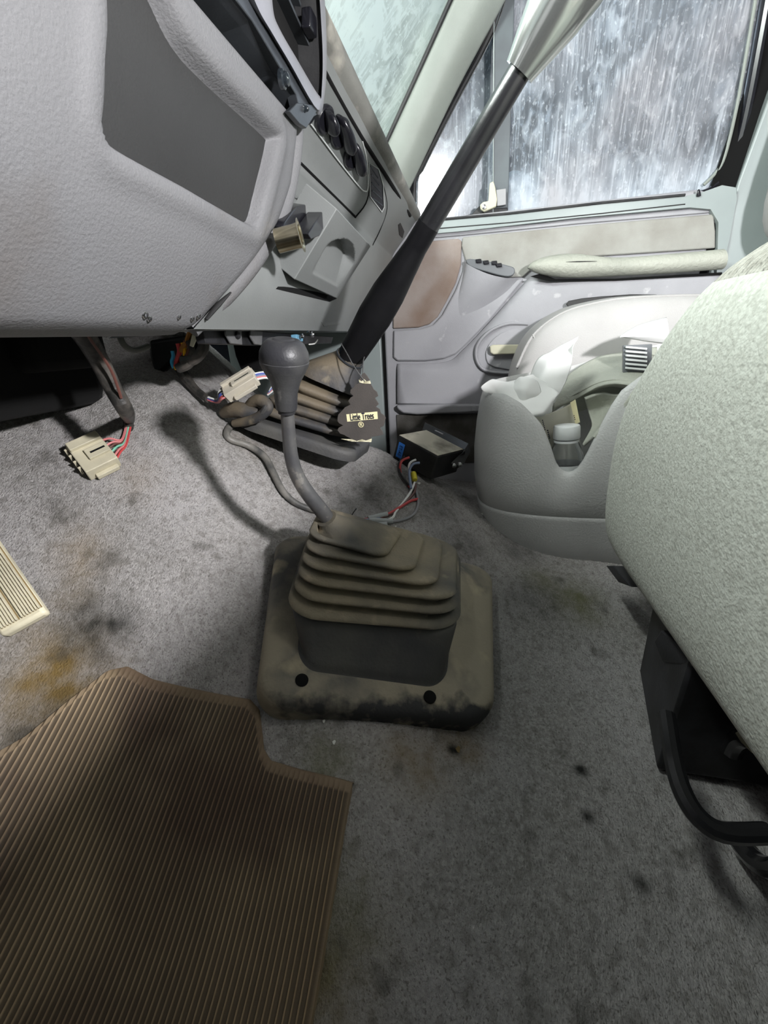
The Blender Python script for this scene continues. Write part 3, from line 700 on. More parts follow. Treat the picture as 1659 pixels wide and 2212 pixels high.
dpl('grip_slot', [(1228, 650), (1300, 640), (1420, 636), (1420, 665), (1300, 668), (1240, 672), (1228, 664)], .062, .004, 'pocket_plastic', 2)
# window switch block on its sloping shelf
P = [door(a, b_, .03) for a, b_ in [(1008, 560), (1040, 562), (1100, 574), (1112, 582), (1108, 594), (1090, 597), (1050, 587), (1015, 575)]]
sw = prism('switch_block', cat(P, 3, True), V((.035, 0, 0)), mat('switch_grey', (.16, .17, .18), rough=.35), dr1, bevel=.002, label='grey window switch block')
for a, b_ in ((1034, 564), (1050, 567), (1068, 568), (1078, 573)):
    box('switch_button', door(a, b_, .032), (.004, 0, 0), (0, .007, 0), (0, .001, .0045), 'black_plastic', sw, bevel=.0015)
g = [[dl(1003, 562, .004), dl(1012, 572, .03), dl(1050, 590, .034), dl(1090, 600, .034), dl(1120, 602, .01)],
     [dl(1000, 590, .004), dl(1005, 600, .022), dl(1030, 620, .026), dl(1060, 630, .022), dl(1090, 635, .008)],
     [dl(985, 640, .003), dl(990, 650, .009), dl(1005, 665, .012), dl(1025, 672, .009), dl(1045, 675, .004)],
     [dl(965, 690, .002), dl(970, 700, .004), dl(980, 705, .006), dl(990, 710, .004), dl(1005, 715, .002)]]
patch('switch_shelf', g, 'door_plastic', dr1, 6)
# padded pull strap / armrest pad
pad = [(1140, 578, .004), (1150, 566, .012), (1185, 553, .018), (1240, 548, .018), (1330, 556, .016), (1450, 548, .016), (1560, 538, .016)]
low = [(1140, 580, .004), (1158, 590, .012), (1200, 598, .018), (1260, 600, .018), (1340, 596, .016), (1450, 590, .016), (1560, 582, .016)]
rings = []
for (a, b_, r), (c_, d_, _) in zip(pad, low):
    pt, pb = door(a, b_, .06), door(c_, d_, .06); m_ = (pt + pb) / 2; hgt = (pt - pb).length / 2
    rings.append([m_ + V((-.03 * math.sin(t) if True else 0, 0, 0)) * (r / .018) + (pt - pb) / 2 * math.cos(t) for t in [2 * math.pi * s / 14 for s in range(14)]])
rr2 = [list(x) for x in zip(*[cat(col, 5) for col in zip(*rings)])]
v, f = loft(rr2); mesh('armrest_pad', v, f, MATS['pad_vinyl'], dr1, label='padded cream vinyl armrest')
tube('pad_crease', [door(a, b_, .09) for a, b_ in [(1222, 566), (1250, 565), (1290, 564)]], [.0005, .0022, .0005], 'pocket_plastic', dr1, flat=.5)
dpl('armrest_gap', [(1146, 597), (1170, 590), (1200, 603), (1330, 602), (1560, 588), (1560, 594), (1330, 606), (1190, 608)], .058, .004, 'hole_black', bevel=0)
# map pocket along the bottom
dpl('map_pocket', [(856, 876), (1050, 873), (1230, 873), (1230, 892), (1050, 890), (900, 896), (870, 893), (858, 884)], .03, .03, 'door_plastic', bevel=.005)
dpl('pocket_back', [(856, 896), (1230, 892), (1230, 1000), (860, 1000)], .004, .004, mat('pocket_carpet', (.12, .115, .105), (.07, .065, .055), 20, .95, .5, 300))
# little clip and grime specks on the lower door skin
dpl('pocket_clip', [(1018, 888), (1019, 878), (1028, 878), (1029, 888)], .034, .004, 'door_plastic', bevel=.001)
# sill strip and kick panel in front of the door, black shut gap
kp = thing('kick_panel', 'smooth grey kick panel between the dashboard and the front edge of the door', 'kick panel', (1.36, .3, -.3), kind='structure')
prism('panel_skin', [V((1.345, .268, -.46)), V((1.345, .268, .285)), V((1.345, .75, .285)), V((1.345, .75, -.2)), V((1.345, .6, -.46))], (.03, 0, 0), 'painted_metal', kp, bevel=.003)
prism('shut_gap', [V((1.36, .255, -.46)), V((1.36, .255, .28)), V((1.36, .272, .28)), V((1.36, .272, -.46))], (.01, 0, 0), 'hole_black', kp)
# side glass: leans inwards going up
def gl(px, py, o=0): return march(px, py, lambda p: p.x + o - (1.385 - .16 * (p.z - .28)), .5, 3)
w2 = thing('window_2', 'grimy streaked passenger side window with a vent pane', 'window', (1.38, -.2, .3), kind='structure')
def gy_(y, z, o=0): return V((1.385 - .16 * (z - .28) - o, y, z))
v, f = loft([[gy_(y, z) for y in np.linspace(-.02, -.62, 12)] for z in np.linspace(.24, .86, 12)], False)
mesh('main_pane', v, f, MATS['grimy_side_glass'], w2, solid=.004, label='main pane with white run marks')
vp = [gl(895, 490), gl(895, 395), gl(1075, 60), gl(1065, 470)]
P = [gl(890, 500), gl(893, 392), gl(1110, -60), gl(1090, 480)]
P = [p + V((.0 + .0, 0, 0)) for p in P]
# vent pane toed in towards the front
ym = .06
P = [V((p.x - .27 * (p.y - ym) + .02 - .0 * p.z, p.y, p.z)) for p in P]
prism('vent_pane', P, (.004, 0, 0), 'vent_glass', w2, label='small triangular vent pane')
# division bar between vent pane and main pane
prism('division_bar', [gl(a, b_, .012) for a, b_ in [(1064, 470), (1067, -40), (1113, -40), (1097, 470)]], (.02, 0, 0), mat('bar_grey', (.12, .14, .15), (.09, .10, .11), 10, .5), w2, bevel=.002)
tube('bar_bead', [gl(1065, 470, .014), gl(1067, 45, .014)], .0016, 'painted_metal', w2, n=1)
vfr = [gl(a, b_, .008) for a, b_ in [(1100, -60), (1060, 70), (1000, 185), (940, 300), (905, 372), (895, 392), (893, 480)]]
tube('vent_seal', vfr, .0075, 'black_soft', w2, seg=8, n=2, flat=.8)
tube('vent_bead', [p + V((-.006, -.010, 0)) for p in vfr], .0015, 'steel', w2, seg=6, n=2)
prism('seal_foot', [gl(a, b_, .014) for a, b_ in [(900, 492), (905, 482), (1020, 462), (1035, 445), (1062, 450), (1097, 448), (1097, 470)]], (.012, 0, 0), 'black_soft', w2, bevel=.002)
# vent latch
lt = prism('vent_latch', [gl(a, b_, .035) for a, b_ in [(1058, 395), (1066, 391), (1070, 405), (1074, 430), (1072, 446), (1058, 452), (1046, 457), (1038, 452), (1037, 442), (1044, 436), (1055, 434)]], (.012, 0, 0), 'pvc_cream', w2, bevel=.002, label='cream plastic vent window latch')
lathe('latch_pivot', gl(1046, 447, .036), (-1, 0, 0), [(0, .0055), (.003, .005), (.004, .001)], 'steel', lt, seg=14)
prism('latch_keeper', [gl(a, b_, .03) for a, b_ in [(1072, 410), (1093, 407), (1093, 442), (1074, 445)]], (.01, 0, 0), mat('keeper_grey', (.35, .35, .36), rough=.4), w2, bevel=.001)
# black channel around the rear of the glass
ch = [gl(a, b_, .01) for a, b_ in [(1400, 428), (1500, 418), (1540, 405), (1572, 372), (1590, 330), (1612, 240), (1635, 120), (1660, -20)]]
tube('glass_channel', ch, [.004, .006, .010, .015, .017, .017, .017, .017], 'black_plastic', w2, seg=10, n=4, flat=.6)
tube('channel_bead', [p + V((-.004, .022, .006)) for p in ch[2:]], .0035, 'pillar_vinyl', w2, seg=8, n=4)
# pillar behind the front seat passenger door
tr2 = thing('trim_2', 'pale centre pillar trim behind the passenger door', 'pillar', (1.34, -.65, 0), kind='structure')
prism('pillar_trim', [V((1.352, -.548, -.46)), V((1.352, -.560, .1)), V((1.352, -.580, .29)), V((1.28, -.655, .86)), V((1.25, -1.0, .86)), V((1.34, -1.0, -.46))], (.03, 0, 0), 'painted_metal', tr2, bevel=.004)
tube('pillar_crease', [V((1.357, -.63, -.2)), V((1.357, -.66, .3)), V((1.268, -.72, .86))], .004, 'dash_plastic', tr2, n=1)
prism('shut_gap', [V((1.366, -.48, -.46)), V((1.366, -.53, .28)), V((1.31, -.62, .86)), V((1.31, -.70, .86)), V((1.372, -.61, .28)), V((1.372, -.57, -.46))], (.01, 0, 0), 'hole_black', tr2)
# windshield pillar
pl = [(835, 308, 1.30), (905, 155, 1.275), (975, 0, 1.245), (1010, -80, 1.23)]
pr = [(893, 392, 1.345), (985, 200, 1.325), (1092, 0, 1.29), (1130, -80, 1.275)]
L_ = [at(a, b_, x=c_) for a, b_, c_ in pl]; R_ = [at(a, b_, x=c_) for a, b_, c_ in pr]
L_ = [L_[0] + (L_[0] - L_[1]) * 1.0] + L_; R_ = [R_[0] + (R_[0] - R_[1]) * .45] + R_
L_.append(L_[-1] + (L_[-1] - L_[-2]) * 1.2); R_.append(R_[-1] + (R_[-1] - R_[-2]) * 1.2)
rows = []
for a, b_ in zip(L_, R_):
    m1 = lerp(a, b_, .12) + V((-.012, -.008, 0)); m2 = lerp(a, b_, .55) + V((-.024, -.010, 0)); m3 = lerp(a, b_, .9) + V((-.012, -.006, 0))
    rows.append([a + V((.03, .05, 0)), a, m1, m2, m3, b_, b_ + V((.05, .02, 0))])
patch('trim_1', rows, 'pillar_vinyl', None, 6); st(tag(bpy.data.objects['trim_1'], 'pale greenish windshield pillar trim leaning back', 'pillar'))
# windshield
w1 = thing('window_1', 'speckled grimy windshield with a black edge', 'window', (1.2, .4, .3), kind='structure')
P1, P2 = L_[1] + V((.005, .01, 0)), L_[3] + V((.005, .01, 0)); dd = P2 - P1
rows = []
for x, dy in ((0, 0), (-.2, .16), (-.45, .32), (-.8, .45), (-1.2, .42), (-1.6, .25)):
    rows.append([P1 + dd * t + V((x, dy, 0)) for t in (-.75, 0, 1, 2.2)])
patch('windshield_pane', rows, 'grimy_windshield', w1, 6)
tube('windshield_seal', [p + V((-.004, .0, .0)) for p in L_], .0045, 'black_soft', w1, seg=8, n=2)
# roof and rear wall of the cab, driver side wall
def slab(name, a, b_, mt, label, c_):
    x0, y0, z0 = a; x1, y1, z1 = b_
    o = prism(name, [V((x0, y0, z0)), V((x1, y0, z0)), V((x1, y1, z0)), V((x0, y1, z0))], (0, 0, z1 - z0), mt); return st(tag(o, label, c_))
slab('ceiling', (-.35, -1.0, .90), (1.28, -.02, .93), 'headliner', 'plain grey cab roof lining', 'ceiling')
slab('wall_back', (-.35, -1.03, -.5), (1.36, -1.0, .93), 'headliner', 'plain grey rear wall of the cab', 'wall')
slab('wall_front', (-.35, 1.0, -.5), (1.4, 1.02, .26), 'hole_black', 'black firewall behind the dashboard', 'wall')
# dim workshop outside
wr = prism('wall_right', [V((3.6, -3, -1)), V((3.6, 3.5, -1)), V((3.6, 3.5, 3.5)), V((3.6, -3, 3.5))], (.1, 0, 0), 'wall_paint'); st(tag(wr, 'dim mottled workshop wall outside the side window', 'wall'))
mi = thing('door_mirror', 'outside door mirror seen through the lower front of the side window', 'mirror', (1.5, -.02, .33))
MP = [at(a, b_, x=1.50) for a, b_ in [(1098, 470), (1098, 385), (1104, 370), (1120, 368), (1150, 382), (1160, 400), (1163, 470)]]
prism('mirror_housing', cat(MP, 3, True), (.02, .012, 0), 'painted_metal', mi, bevel=.004)
box('mirror_arm', (1.46, .03, .255), (.075, 0, 0), (0, .012, 0), (0, 0, .012), 'black_plastic', mi, bevel=.003)
prism('mirror_glass', [lerp(p, sum(MP, V((0, 0, 0))) / len(MP), .16) + V((-.002, 0, 0)) for p in MP], (.001, 0, 0), 'steel', mi)

# ------------------------------------------------------------------ seats
ds = thing('driver_seat', 'pale speckled cloth bench cushion filling the right edge, knitted top and piping', 'seat', (.3, -.4, -.45))
SP = [(-.70, -.28), (-.42, -.272), (-.30, -.275), (-.225, -.28), (-.20, -.265), (-.188, -.22), (-.182, -.15), (-.18, -.08), (-.182, -.02), (-.192, .02), (-.21, .045), (-.25, .068), (-.33, .082), (-.48, .088), (-.72, .07)]
def seat_xe(z, y):
    return float(np.interp(z, [-.32, -.30, -.285, -.2, -.11, -.065, -.02, .04, .08], [.59, .62, .658, .66, .625, .585, .535, .48, .445])) + max(0, -.2 - y) * .28
cols = []
for x0 in (-.30, -.1, .1, .25, .35, .42):
    cols.append([(x0, 0)] * 1)
rows = []
for y, z in SP:
    e = seat_xe(z, y); row = []
    for t in (0, .25, .5, .7, .85, .94): row.append(V((lerp(-.3, e - .02, t), y, z - .035 * (t if z < -.2 else 0) * (1 if y > -.3 else .6))))
    zz_ = row[-1].z
    row += [V((e - .012, y - .003, zz_)), V((e - .002, y - .012, zz_)), V((e + .004, y - .03, zz_)), V((e + .012, y - .08, zz_)), V((e + .02, y - .16, zz_))]
    rows.append(row)
front = patch('cushion_cover', rows[:11], 'seat_fabric', ds, 6, label='coarse pale speckled cloth front')
patch('knit_top', rows[9:], 'seat_knit', ds, 6, label='knitted striped cushion top')
seam = []
for y, z in SP[3:10]:
    e = seat_xe(z, y); seam.append(V((e + .004, y - .012, z - .035 * .94 * (1 if z < -.2 else 0))))
tube('piping', seam, .0032, 'seat_fabric', ds, seg=8)
# metal seat base and slide under the cushion
sr = thing('seat_slide', 'black steel seat base and slide in the dark under the pale seat', 'seat base', (.4, -.3, -.46))
pz = lambda a, b_, z: at(a, b_, z=z)
prism('base_plate', [pz(1395, 1640, -.447), pz(1430, 1432, -.447), pz(1430, 1432, -.34), pz(1400, 1640, -.36)][:0] or [V((.395, -.205, -.455)), V((.55, -.235, -.45)), V((.55, -.235, -.30)), V((.40, -.215, -.30))], (-.01, -.30, 0), 'dark_metal', sr, bevel=.004)
tube('slide_rail', [V((.56, -.27, -.44)), V((.56, -.75, -.44))], .014, 'dark_metal', sr, n=1)
tube('height_spring', [V((.33 + .05 * math.cos(t), -.26 + .012 * t / 6, -.40 + .05 * math.sin(t))) for t in np.linspace(0, 4.6, 14)], .009, mat('gloss_black', (.015, .015, .016), rough=.15, spec=.7), sr, n=3)
tube('lift_bar', [at(1440, 1545, z=-.36), at(1470, 1700, z=-.37), at(1540, 1790, z=-.38), at(1659, 1800, z=-.38)], .008, 'gloss_black', sr)
prism('slide_bracket', [at(a, b_, y=-.215) for a, b_ in [(1412, 1385), (1428, 1360), (1455, 1388), (1500, 1440), (1430, 1430)]], (0, -.01, 0), 'dark_metal', sr, bevel=.002)
prism('front_foot', [at(a, b_, y=-.215) for a, b_ in [(1308, 1222), (1325, 1222), (1362, 1268), (1335, 1258)]], (0, -.02, 0), 'dark_metal', sr, bevel=.002)
prism('metal_tag', [at(a, b_, y=-.22) for a, b_ in [(1586, 1582), (1598, 1576), (1632, 1618), (1625, 1628), (1600, 1605)]], (0, -.004, 0), 'brass', sr, bevel=.001, label='scuffed bare metal tab')

ps = thing('passenger_seat', 'pale vinyl passenger seat cushion and backrest against the door', 'seat', (1.2, -.4, -.4))
PP = [(-.12, -.42), (-.10, -.36), (-.088, -.25), (-.085, -.15), (-.095, -.075), (-.125, -.01), (-.18, .032), (-.25, .05), (-.34, .056), (-.5, .05), (-.7, .04)]
rows = []
for y, z in PP:
    rows.append([V((1.075, y - .10, z - .3 if z > -.1 else z)), V((1.078, y - .03, z - .08)), V((1.085, y - .008, z - .02)), V((1.10, y, z)), V((1.13, y, z)), V((1.22, y + .003, z + .004)), V((1.29, y, z)), V((1.325, y - .02, z - .03)), V((1.335, y - .08, z - .1))])
rows = []
n_ = len(PP)
for i, (y, z) in enumerate(PP):
    a, b_ = PP[max(i - 1, 0)], PP[min(i + 1, n_ - 1)]; t = V((0, b_[0] - a[0], b_[1] - a[1])).normalized(); nn = V((0, t.z, -t.y))
    c_ = V((0, y, z)); row = []
    for x, dn in ((1.09, .16), (1.09, .09), (1.093, .04), (1.10, .016), (1.115, .004), (1.14, 0), (1.2, -.004), (1.28, 0), (1.31, .01), (1.33, .04), (1.335, .1)):
        row.append(V((x, 0, 0)) + c_ - nn * dn)
    rows.append(row)
patch('seat_cushion', rows, 'seat_vinyl', ps, 5)
tube('seat_piping', [V((1.115, y, z)) - V((0, 0, .004)) for y, z in PP[4:]], .0032, 'seat_vinyl', ps, seg=8)
tube('seat_seam', [V((1.113, -.125, -.01)), V((1.096, -.15, -.06)), V((1.088, -.16, -.14)), V((1.086, -.16, -.24))], .002, 'seat_vinyl', ps, seg=6)
rings = []
for z, sx, sy in ((.13, .05, .02), (.15, .11, .05), (.19, .14, .07), (.26, .15, .08), (.5, .14, .075), (.75, .12, .06), (.80, .08, .03)):
    cx, cy_ = 1.16, -.66 - .1 * (z - .2)
    rings.append([V((cx + sx * u * 1.0, cy_ + sy * v_, z)) for u, v_ in [((p[0] - .5) * 2, (p[1] - .5) * 2) for p in rsq(.35, 5)]])
v, f = loft(rings); mesh('backrest', v, f, MATS['seat_vinyl'], ps, sub=1)
box('backrest_frame', (1.17, -.70, .06), (.13, 0, 0), (0, .03, 0), (0, 0, .12), 'seat_vinyl', ps, bevel=.02)

# ------------------------------------------------------------------ console bin
cb = thing('console_bin', 'grey vinyl console bin with a scooped notch, holding papers and a bottle', 'console', (.98, -.2, -.4))
CX, CY = .932, -.255
def cpt(th, s, z, dx=0, dy=0):
    c_, s_ = math.cos(th), math.sin(th); e = .62
    return V((CX + .152 * s * math.copysign(abs(c_) ** e, c_) + dx, CY + .255 * s * math.copysign(abs(s_) ** e, s_) + dy, z))
NT = 260
ths = [2 * math.pi * i / NT for i in range(NT)]
# where the notch sits: azimuth of its middle
nm = at(1210, 1015, x=.80); tn = math.atan2((nm.y - CY) / .255, (nm.x - CX) / .152)
def azi(p): 
    best = min(ths, key=lambda t: (cpt(t, 1, p.z) - p).length); return best
def rimz(th):
    p = cpt(th, 1, 0); z = -.112
    # rim height follows the driver side from front to back: high, deep notch, rising again
    if p.x < CX + .05:
        ky = [0, -.03, -.06, -.10, -.12, -.132, -.155, -.178, -.19, -.208, -.23, -.30, -.36, -.51]
        kz = [-.108, -.106, -.120, -.155, -.195, -.228, -.242, -.228, -.19, -.14, -.095, -.05, -.03, -.02]
        z = float(np.interp(-p.y, [-a for a in ky], kz))
    else: z = float(np.interp(-p.y, [0, .2, .5], [-.10, -.08, -.02]))
    return z
rz = [rimz(t) for t in ths]
for _ in range(3): rz = [(rz[i - 1] + 2 * rz[i] + rz[(i + 1) % NT]) / 4 for i in range(NT)]
zb = -.43
lev = [(0, .80), (.06, .875), (.16, .925), (.27, .955), (.285, .957), (.292, .945), (.30, .957), (.45, .985), (.62, .99), (.8, .975), (.92, .955), (.985, .935), (1.0, .92)]
rings = []
for t, s in lev:
    ring = []
    for i, th in enumerate(ths):
        if t <= .3: z = lerp(zb, -.315, t / .3)
        else: z = lerp(-.315, rz[i], (t - .3) / .7)
        ring.append(cpt(th, s, z))
    rings.append(ring)
for s, dz in ((.895, .003), (.87, -.004), (.85, -.02), (.83, -.06)):
    rings.append([cpt(th, s, rz[i] + dz) for i, th in enumerate(ths)])
rings.append([cpt(th, .80, -.345) for th in ths])
v, f = loft(rings, True, (True, True)); mesh('bin_body', v, f, MATS['console_vinyl'], cb, angle=60)
# soft folded armrest pad at the back of the bin
def pp(a, b_, x): return at(a, b_, x=x)
g = [[pp(1205, 835, 1.00), pp(1240, 800, 1.02), pp(1300, 768, 1.03), pp(1380, 762, 1.03), pp(1470, 780, 1.0)],
     [pp(1195, 860, .97), pp(1240, 828, .98), pp(1300, 805, .96), pp(1380, 800, .94), pp(1470, 830, .93)],
     [pp(1196, 880, .96), pp(1240, 862, .95), pp(1300, 832, .91), pp(1360, 830, .88), pp(1450, 860, .86)],
     [pp(1190, 893, .97), pp(1235, 866, .97), pp(1290, 842, .95), pp(1340, 838, .92), pp(1440, 880, .9)]]
patch('armrest_pad', g, 'pad_vinyl', cb, 8, solid=.01, label='creased cream vinyl armrest pad')
g = [[pp(1262, 858, .93), pp(1300, 845, .93), pp(1330, 850, .92), pp(1352, 850, .9)],
     [pp(1270, 890, .945), pp(1300, 880, .95), pp(1325, 880, .93), pp(1345, 880, .9)],
     [pp(1278, 925, .90), pp(1300, 915, .91), pp(1318, 905, .9), pp(1335, 895, .88)],
     [pp(1262, 965, .84), pp(1285, 945, .85), pp(1305, 925, .85), pp(1325, 905, .85)]]
patch('inner_scoop', g, 'pad_vinyl', cb, 8, solid=.006, label='wrinkled cream vinyl scoop')
g = [[pp(1225, 845, 1.05), pp(1290, 800, 1.08), pp(1350, 765, 1.08), pp(1420, 758, 1.05)],
     [pp(1215, 862, 1.03), pp(1290, 820, 1.05), pp(1360, 790, 1.05), pp(1420, 790, 1.02)],
     [pp(1220, 900, 1.03), pp(1300, 870, 1.04), pp(1370, 850, 1.02), pp(1430, 850, 1.0)]]
patch('rear_pad', g, 'pad_vinyl', cb, 6, solid=.01)

rt_ = []
for th in ths:
    p = cpt(th, .905, 0)
    if p.x < CX and -.40 < p.y < -.175:
        i = ths.index(th); rt_.append(cpt(th, .905, rz[i] + .001))
rt_.sort(key=lambda p: p.y)
tube('notch_welt', rt_[::6], [.006] + [.012] * (len(rt_[::6]) - 2) + [.005], 'pad_vinyl', cb, seg=12, label='wrinkled cream vinyl edge of the notch')
# things in and on the bin
nap = thing('paper_napkin', 'crumpled white paper napkin sticking up out of the console bin', 'napkin', (.9, -.1, -.1))
g = [[pp(1040, 836, .86), pp(1060, 822, .87), pp(1085, 822, .875), pp(1115, 818, .88), pp(1150, 812, .885)],
     [pp(1046, 845, .86), pp(1070, 850, .86), pp(1095, 850, .85), pp(1130, 840, .86), pp(1180, 830, .88)],
     [pp(1062, 850, .86), pp(1078, 868, .86), pp(1105, 872, .84), pp(1150, 860, .85), pp(1210, 850, .87)],
     [pp(1080, 875, .85), pp(1095, 885, .83), pp(1130, 892, .82), pp(1170, 886, .83), pp(1195, 870, .86)],
     [pp(1090, 890, .85), pp(1110, 898, .83), pp(1135, 901, .82), pp(1165, 897, .83), pp(1190, 890, .86)]]
patch('napkin_fold', g, 'paper_white', nap, 7, jit=.005, solid=.001)
g = [[pp(1249, 727, .92), pp(1246, 733, .915), pp(1240, 742, .91), pp(1236, 752, .9)],
     [pp(1196, 757, .93), pp(1215, 757, .915), pp(1228, 765, .91), pp(1238, 766, .9)],
     [pp(1165, 775, .93), pp(1185, 780, .905), pp(1210, 788, .9), pp(1234, 790, .9)],
     [pp(1148, 805, .93), pp(1170, 810, .895), pp(1200, 815, .885), pp(1222, 820, .89)],
     [pp(1135, 835, .92), pp(1160, 845, .88), pp(1190, 845, .875), pp(1214, 840, .88)],
     [pp(1125, 870, .9), pp(1150, 880, .88), pp(1175, 880, .875), pp(1198, 870, .88)]]
patch('napkin_corner', g, 'paper_white', nap, 6, jit=.0025, solid=.001, label='embossed pointed corner of the napkin')
g = [[pp(1108, 822, .875), pp(1120, 812, .87), pp(1140, 814, .865), pp(1160, 826, .87)],
     [pp(1103, 845, .86), pp(1125, 838, .845), pp(1145, 842, .845), pp(1168, 850, .86)],
     [pp(1105, 872, .86), pp(1125, 870, .845), pp(1145, 868, .845), pp(1165, 866, .86)]]
patch('napkin_fold', g, 'paper_white', nap, 6, jit=.004, solid=.001)
rc = thing('printed_receipt', 'cream printed receipt curled inside the bin below the napkin', 'receipt', (.88, -.12, -.2))
g = [[pp(1108, 898, .885), pp(1150, 900, .89), pp(1200, 888, .9), pp(1243, 866, .92)],
     [pp(1125, 915, .895), pp(1160, 918, .895), pp(1205, 908, .905), pp(1246, 890, .92)],
     [pp(1145, 940, .90), pp(1172, 945, .90), pp(1210, 940, .91), pp(1250, 925, .92)],
     [pp(1160, 1000, .91), pp(1180, 1005, .91), pp(1210, 1005, .92), pp(1255, 990, .92)]]
patch('receipt_sheet', g, 'paper_print', rc, 6, solid=.0008)
prism('folded_edge', [pp(a, b_, .905) for a, b_ in [(1232, 870), (1243, 863), (1253, 912), (1243, 916)]], (.001, 0, 0), 'label_cream', rc)
random.seed(4)
for (a, b_, n_, w_) in ((1140, 905, 5, .8), (1158, 906, 7, 1.4), (1172, 908, 6, .7), (1183, 930, 5, 1), (1168, 948, 2, 1.2), (1115, 903, 4, .6), (1129, 906, 5, .6), (1240, 898, 3, .5)):
    for k in range(n_):
        px, py = a + k * 1.0, b_ + k * 4.0
        p = at(px, py, x=.872); box('print_mark', p, (0, .0012 * w_, .0004), (0, -.0002, .0010), (.0002, 0, 0), 'ink', rc, smooth=False)
bo = thing('water_bottle', 'clear plastic bottle with a white ribbed cap in the notch of the bin', 'bottle', (.875, -.175, -.32))
bc = at(1224, 938, x=.872); ax = V((.03, .06, 1)).normalized(); b0 = bc - ax * .12
lathe('bottle_body', b0, ax, [(0, .001), (.0, .030), (.004, .0325), (.06, .033), (.068, .0325), (.085, .030), (.10, .024), (.110, .0195), (.118, .0185), (.118, .017), (.105, .0175), (.082, .028), (.06, .031), (.004, .0305), (.003, .001)], 'clear_plastic', bo, seg=40)
lathe('bottle_liquid', b0, ax, [(.004, .001), (.005, .0295), (.055, .0295), (.056, .001)], mat('dark_liquid', (.02, .02, .022), rough=.05), bo, seg=30, label='dark contents')
cr = []
prof = [(.112, .0225), (.114, .0238), (.134, .0235), (.1365, .022), (.1375, .018), (.1375, .0005)]
lathe('bottle_cap', b0, ax, [(.112, .001)] + prof, 'cap_white', bo, seg=48, label='white screw cap')
lathe('cap_ring', b0, ax, [(.106, .0205), (.106, .0222), (.110, .0222), (.110, .0205)], 'cap_white', bo, seg=40)
lathe('bottle_label', b0, ax, [(.045, .0333), (.066, .0335), (.066, .0338), (.045, .0336)], 'cap_white', bo, seg=40, label='white label band')
# comb like ribbed clip, white wedge of paper
cm = thing('ribbed_clip', 'dark and white ribbed plastic clip at the back of the bin beside the seat', 'clip', (.95, -.4, 0))
box('clip_body', at(1378, 775, x=.93) + V((.006, 0, 0)), (.004, 0, 0), (0, .024, .0), (0, .003, .024), 'switch_grey', cm, bevel=.001)
for k in range(6):
    p = at(1352 + 0 * k, 752 + 9 * k, x=.925); q_ = at(1398, 756 + 9 * k, x=.925)
    prism('clip_rib', [p, q_, q_ + V((0, 0, .0035)), p + V((0, 0, .0035))], (.006, 0, 0), 'cap_white', cm, bevel=.0006)
fo = thing('folded_paper', 'white pointed fold of paper lying behind the ribbed clip', 'paper', (.98, -.4, .05))
patch('paper_fold', [[pp(1338, 726, .96), pp(1380, 702, .97), pp(1440, 685, .98)], [pp(1340, 728, .95), pp(1385, 722, .95), pp(1445, 712, .95)], [pp(1345, 729, .955), pp(1390, 737, .96), pp(1445, 744, .96)]], 'paper_white', fo, 5, solid=.002)
# ------------------------------------------------------------------ gear shifter with its rubber boot and plate
gs = thing('gear_shifter', 'floor gear shifter with bent steel lever, black knob and dusty accordion boot', 'gear shifter', (.5, .1, -.4))
NL, NR, FR, FL = [V(p) for p in ((.325, .222, -.362), (.402, -.03, -.428), (.672, -.034, -.372), (.55, .278, -.262))]
PN = (NR - NL).cross(FL - NL).normalized(); PN = PN if PN.z > 0 else -PN
pc = (NL, NR, FR, FL)
hgt = .030
rings = [qring(pc, .13, s, 8, PN * h, 8) for s, h in ((1.0, -.018), (1.0, .0), (.995, .007), (.975, .014), (.93, .0185), (.86, .0200))]
# inner opening: steep collar that carries the bellows
B0 = [V(p) for p in ((.386, .198, -.285), (.432, .012, -.322), (.585, .018, -.292), (.56, .222, -.252))]
Bf = []
for p, q_ in zip(B0, pc):
    d = (p - pc[0]).dot(PN); Bf.append(p - PN * (d - .0200))
pl_ = lambda p: (p - pc[0]).dot(PN) - .0200
Bf[0] = march(648, 1436, pl_); Bf[1] = march(956, 1478, pl_)
rings.append(qring(Bf, .14, 1.05, 8, V((0, 0, 0)), 8))
v, f = loft(rings, True, (True, False)); mp = mesh('mounting_plate', v, f, MATS['plate_dust'], gs, angle=70)
rings = [qring(Bf, .14, s, 8, PN * h, 8) for s, h in ((1.08, -.001), (1.03, .001), (1.01, .006))]
rings += [qring([lerp(a, b_, t) for a, b_ in zip(Bf, B0)], .14, s, 8, V((0, 0, 0)), 8) for t, s in ((.2, 1.015), (.9, 1.0), (1.0, .985), (1.02, .94))]
v, f = loft(rings, True, (False, True)); mesh('boot_collar', v, f, MATS['boot_dark'], gs, angle=70, label='smooth black collar with scuffs')
prism('scuff', [at(a, b_, x=.418) for a, b_ in [(770, 1415), (790, 1420), (835, 1452), (815, 1450)]], (.0006, 0, 0), 'boot_dust', gs)
for (a, b_) in ((652, 1469), (929, 1505), (962, 1201)):
    p = march(a, b_, lambda p: (p - NL).dot(PN) - .0205)
    lathe('screw_hole', p, PN, [(-.004, .0072), (.0006, .0072), (.0009, .0066), (.0009, .0005)], 'hole_black', mp, seg=20)
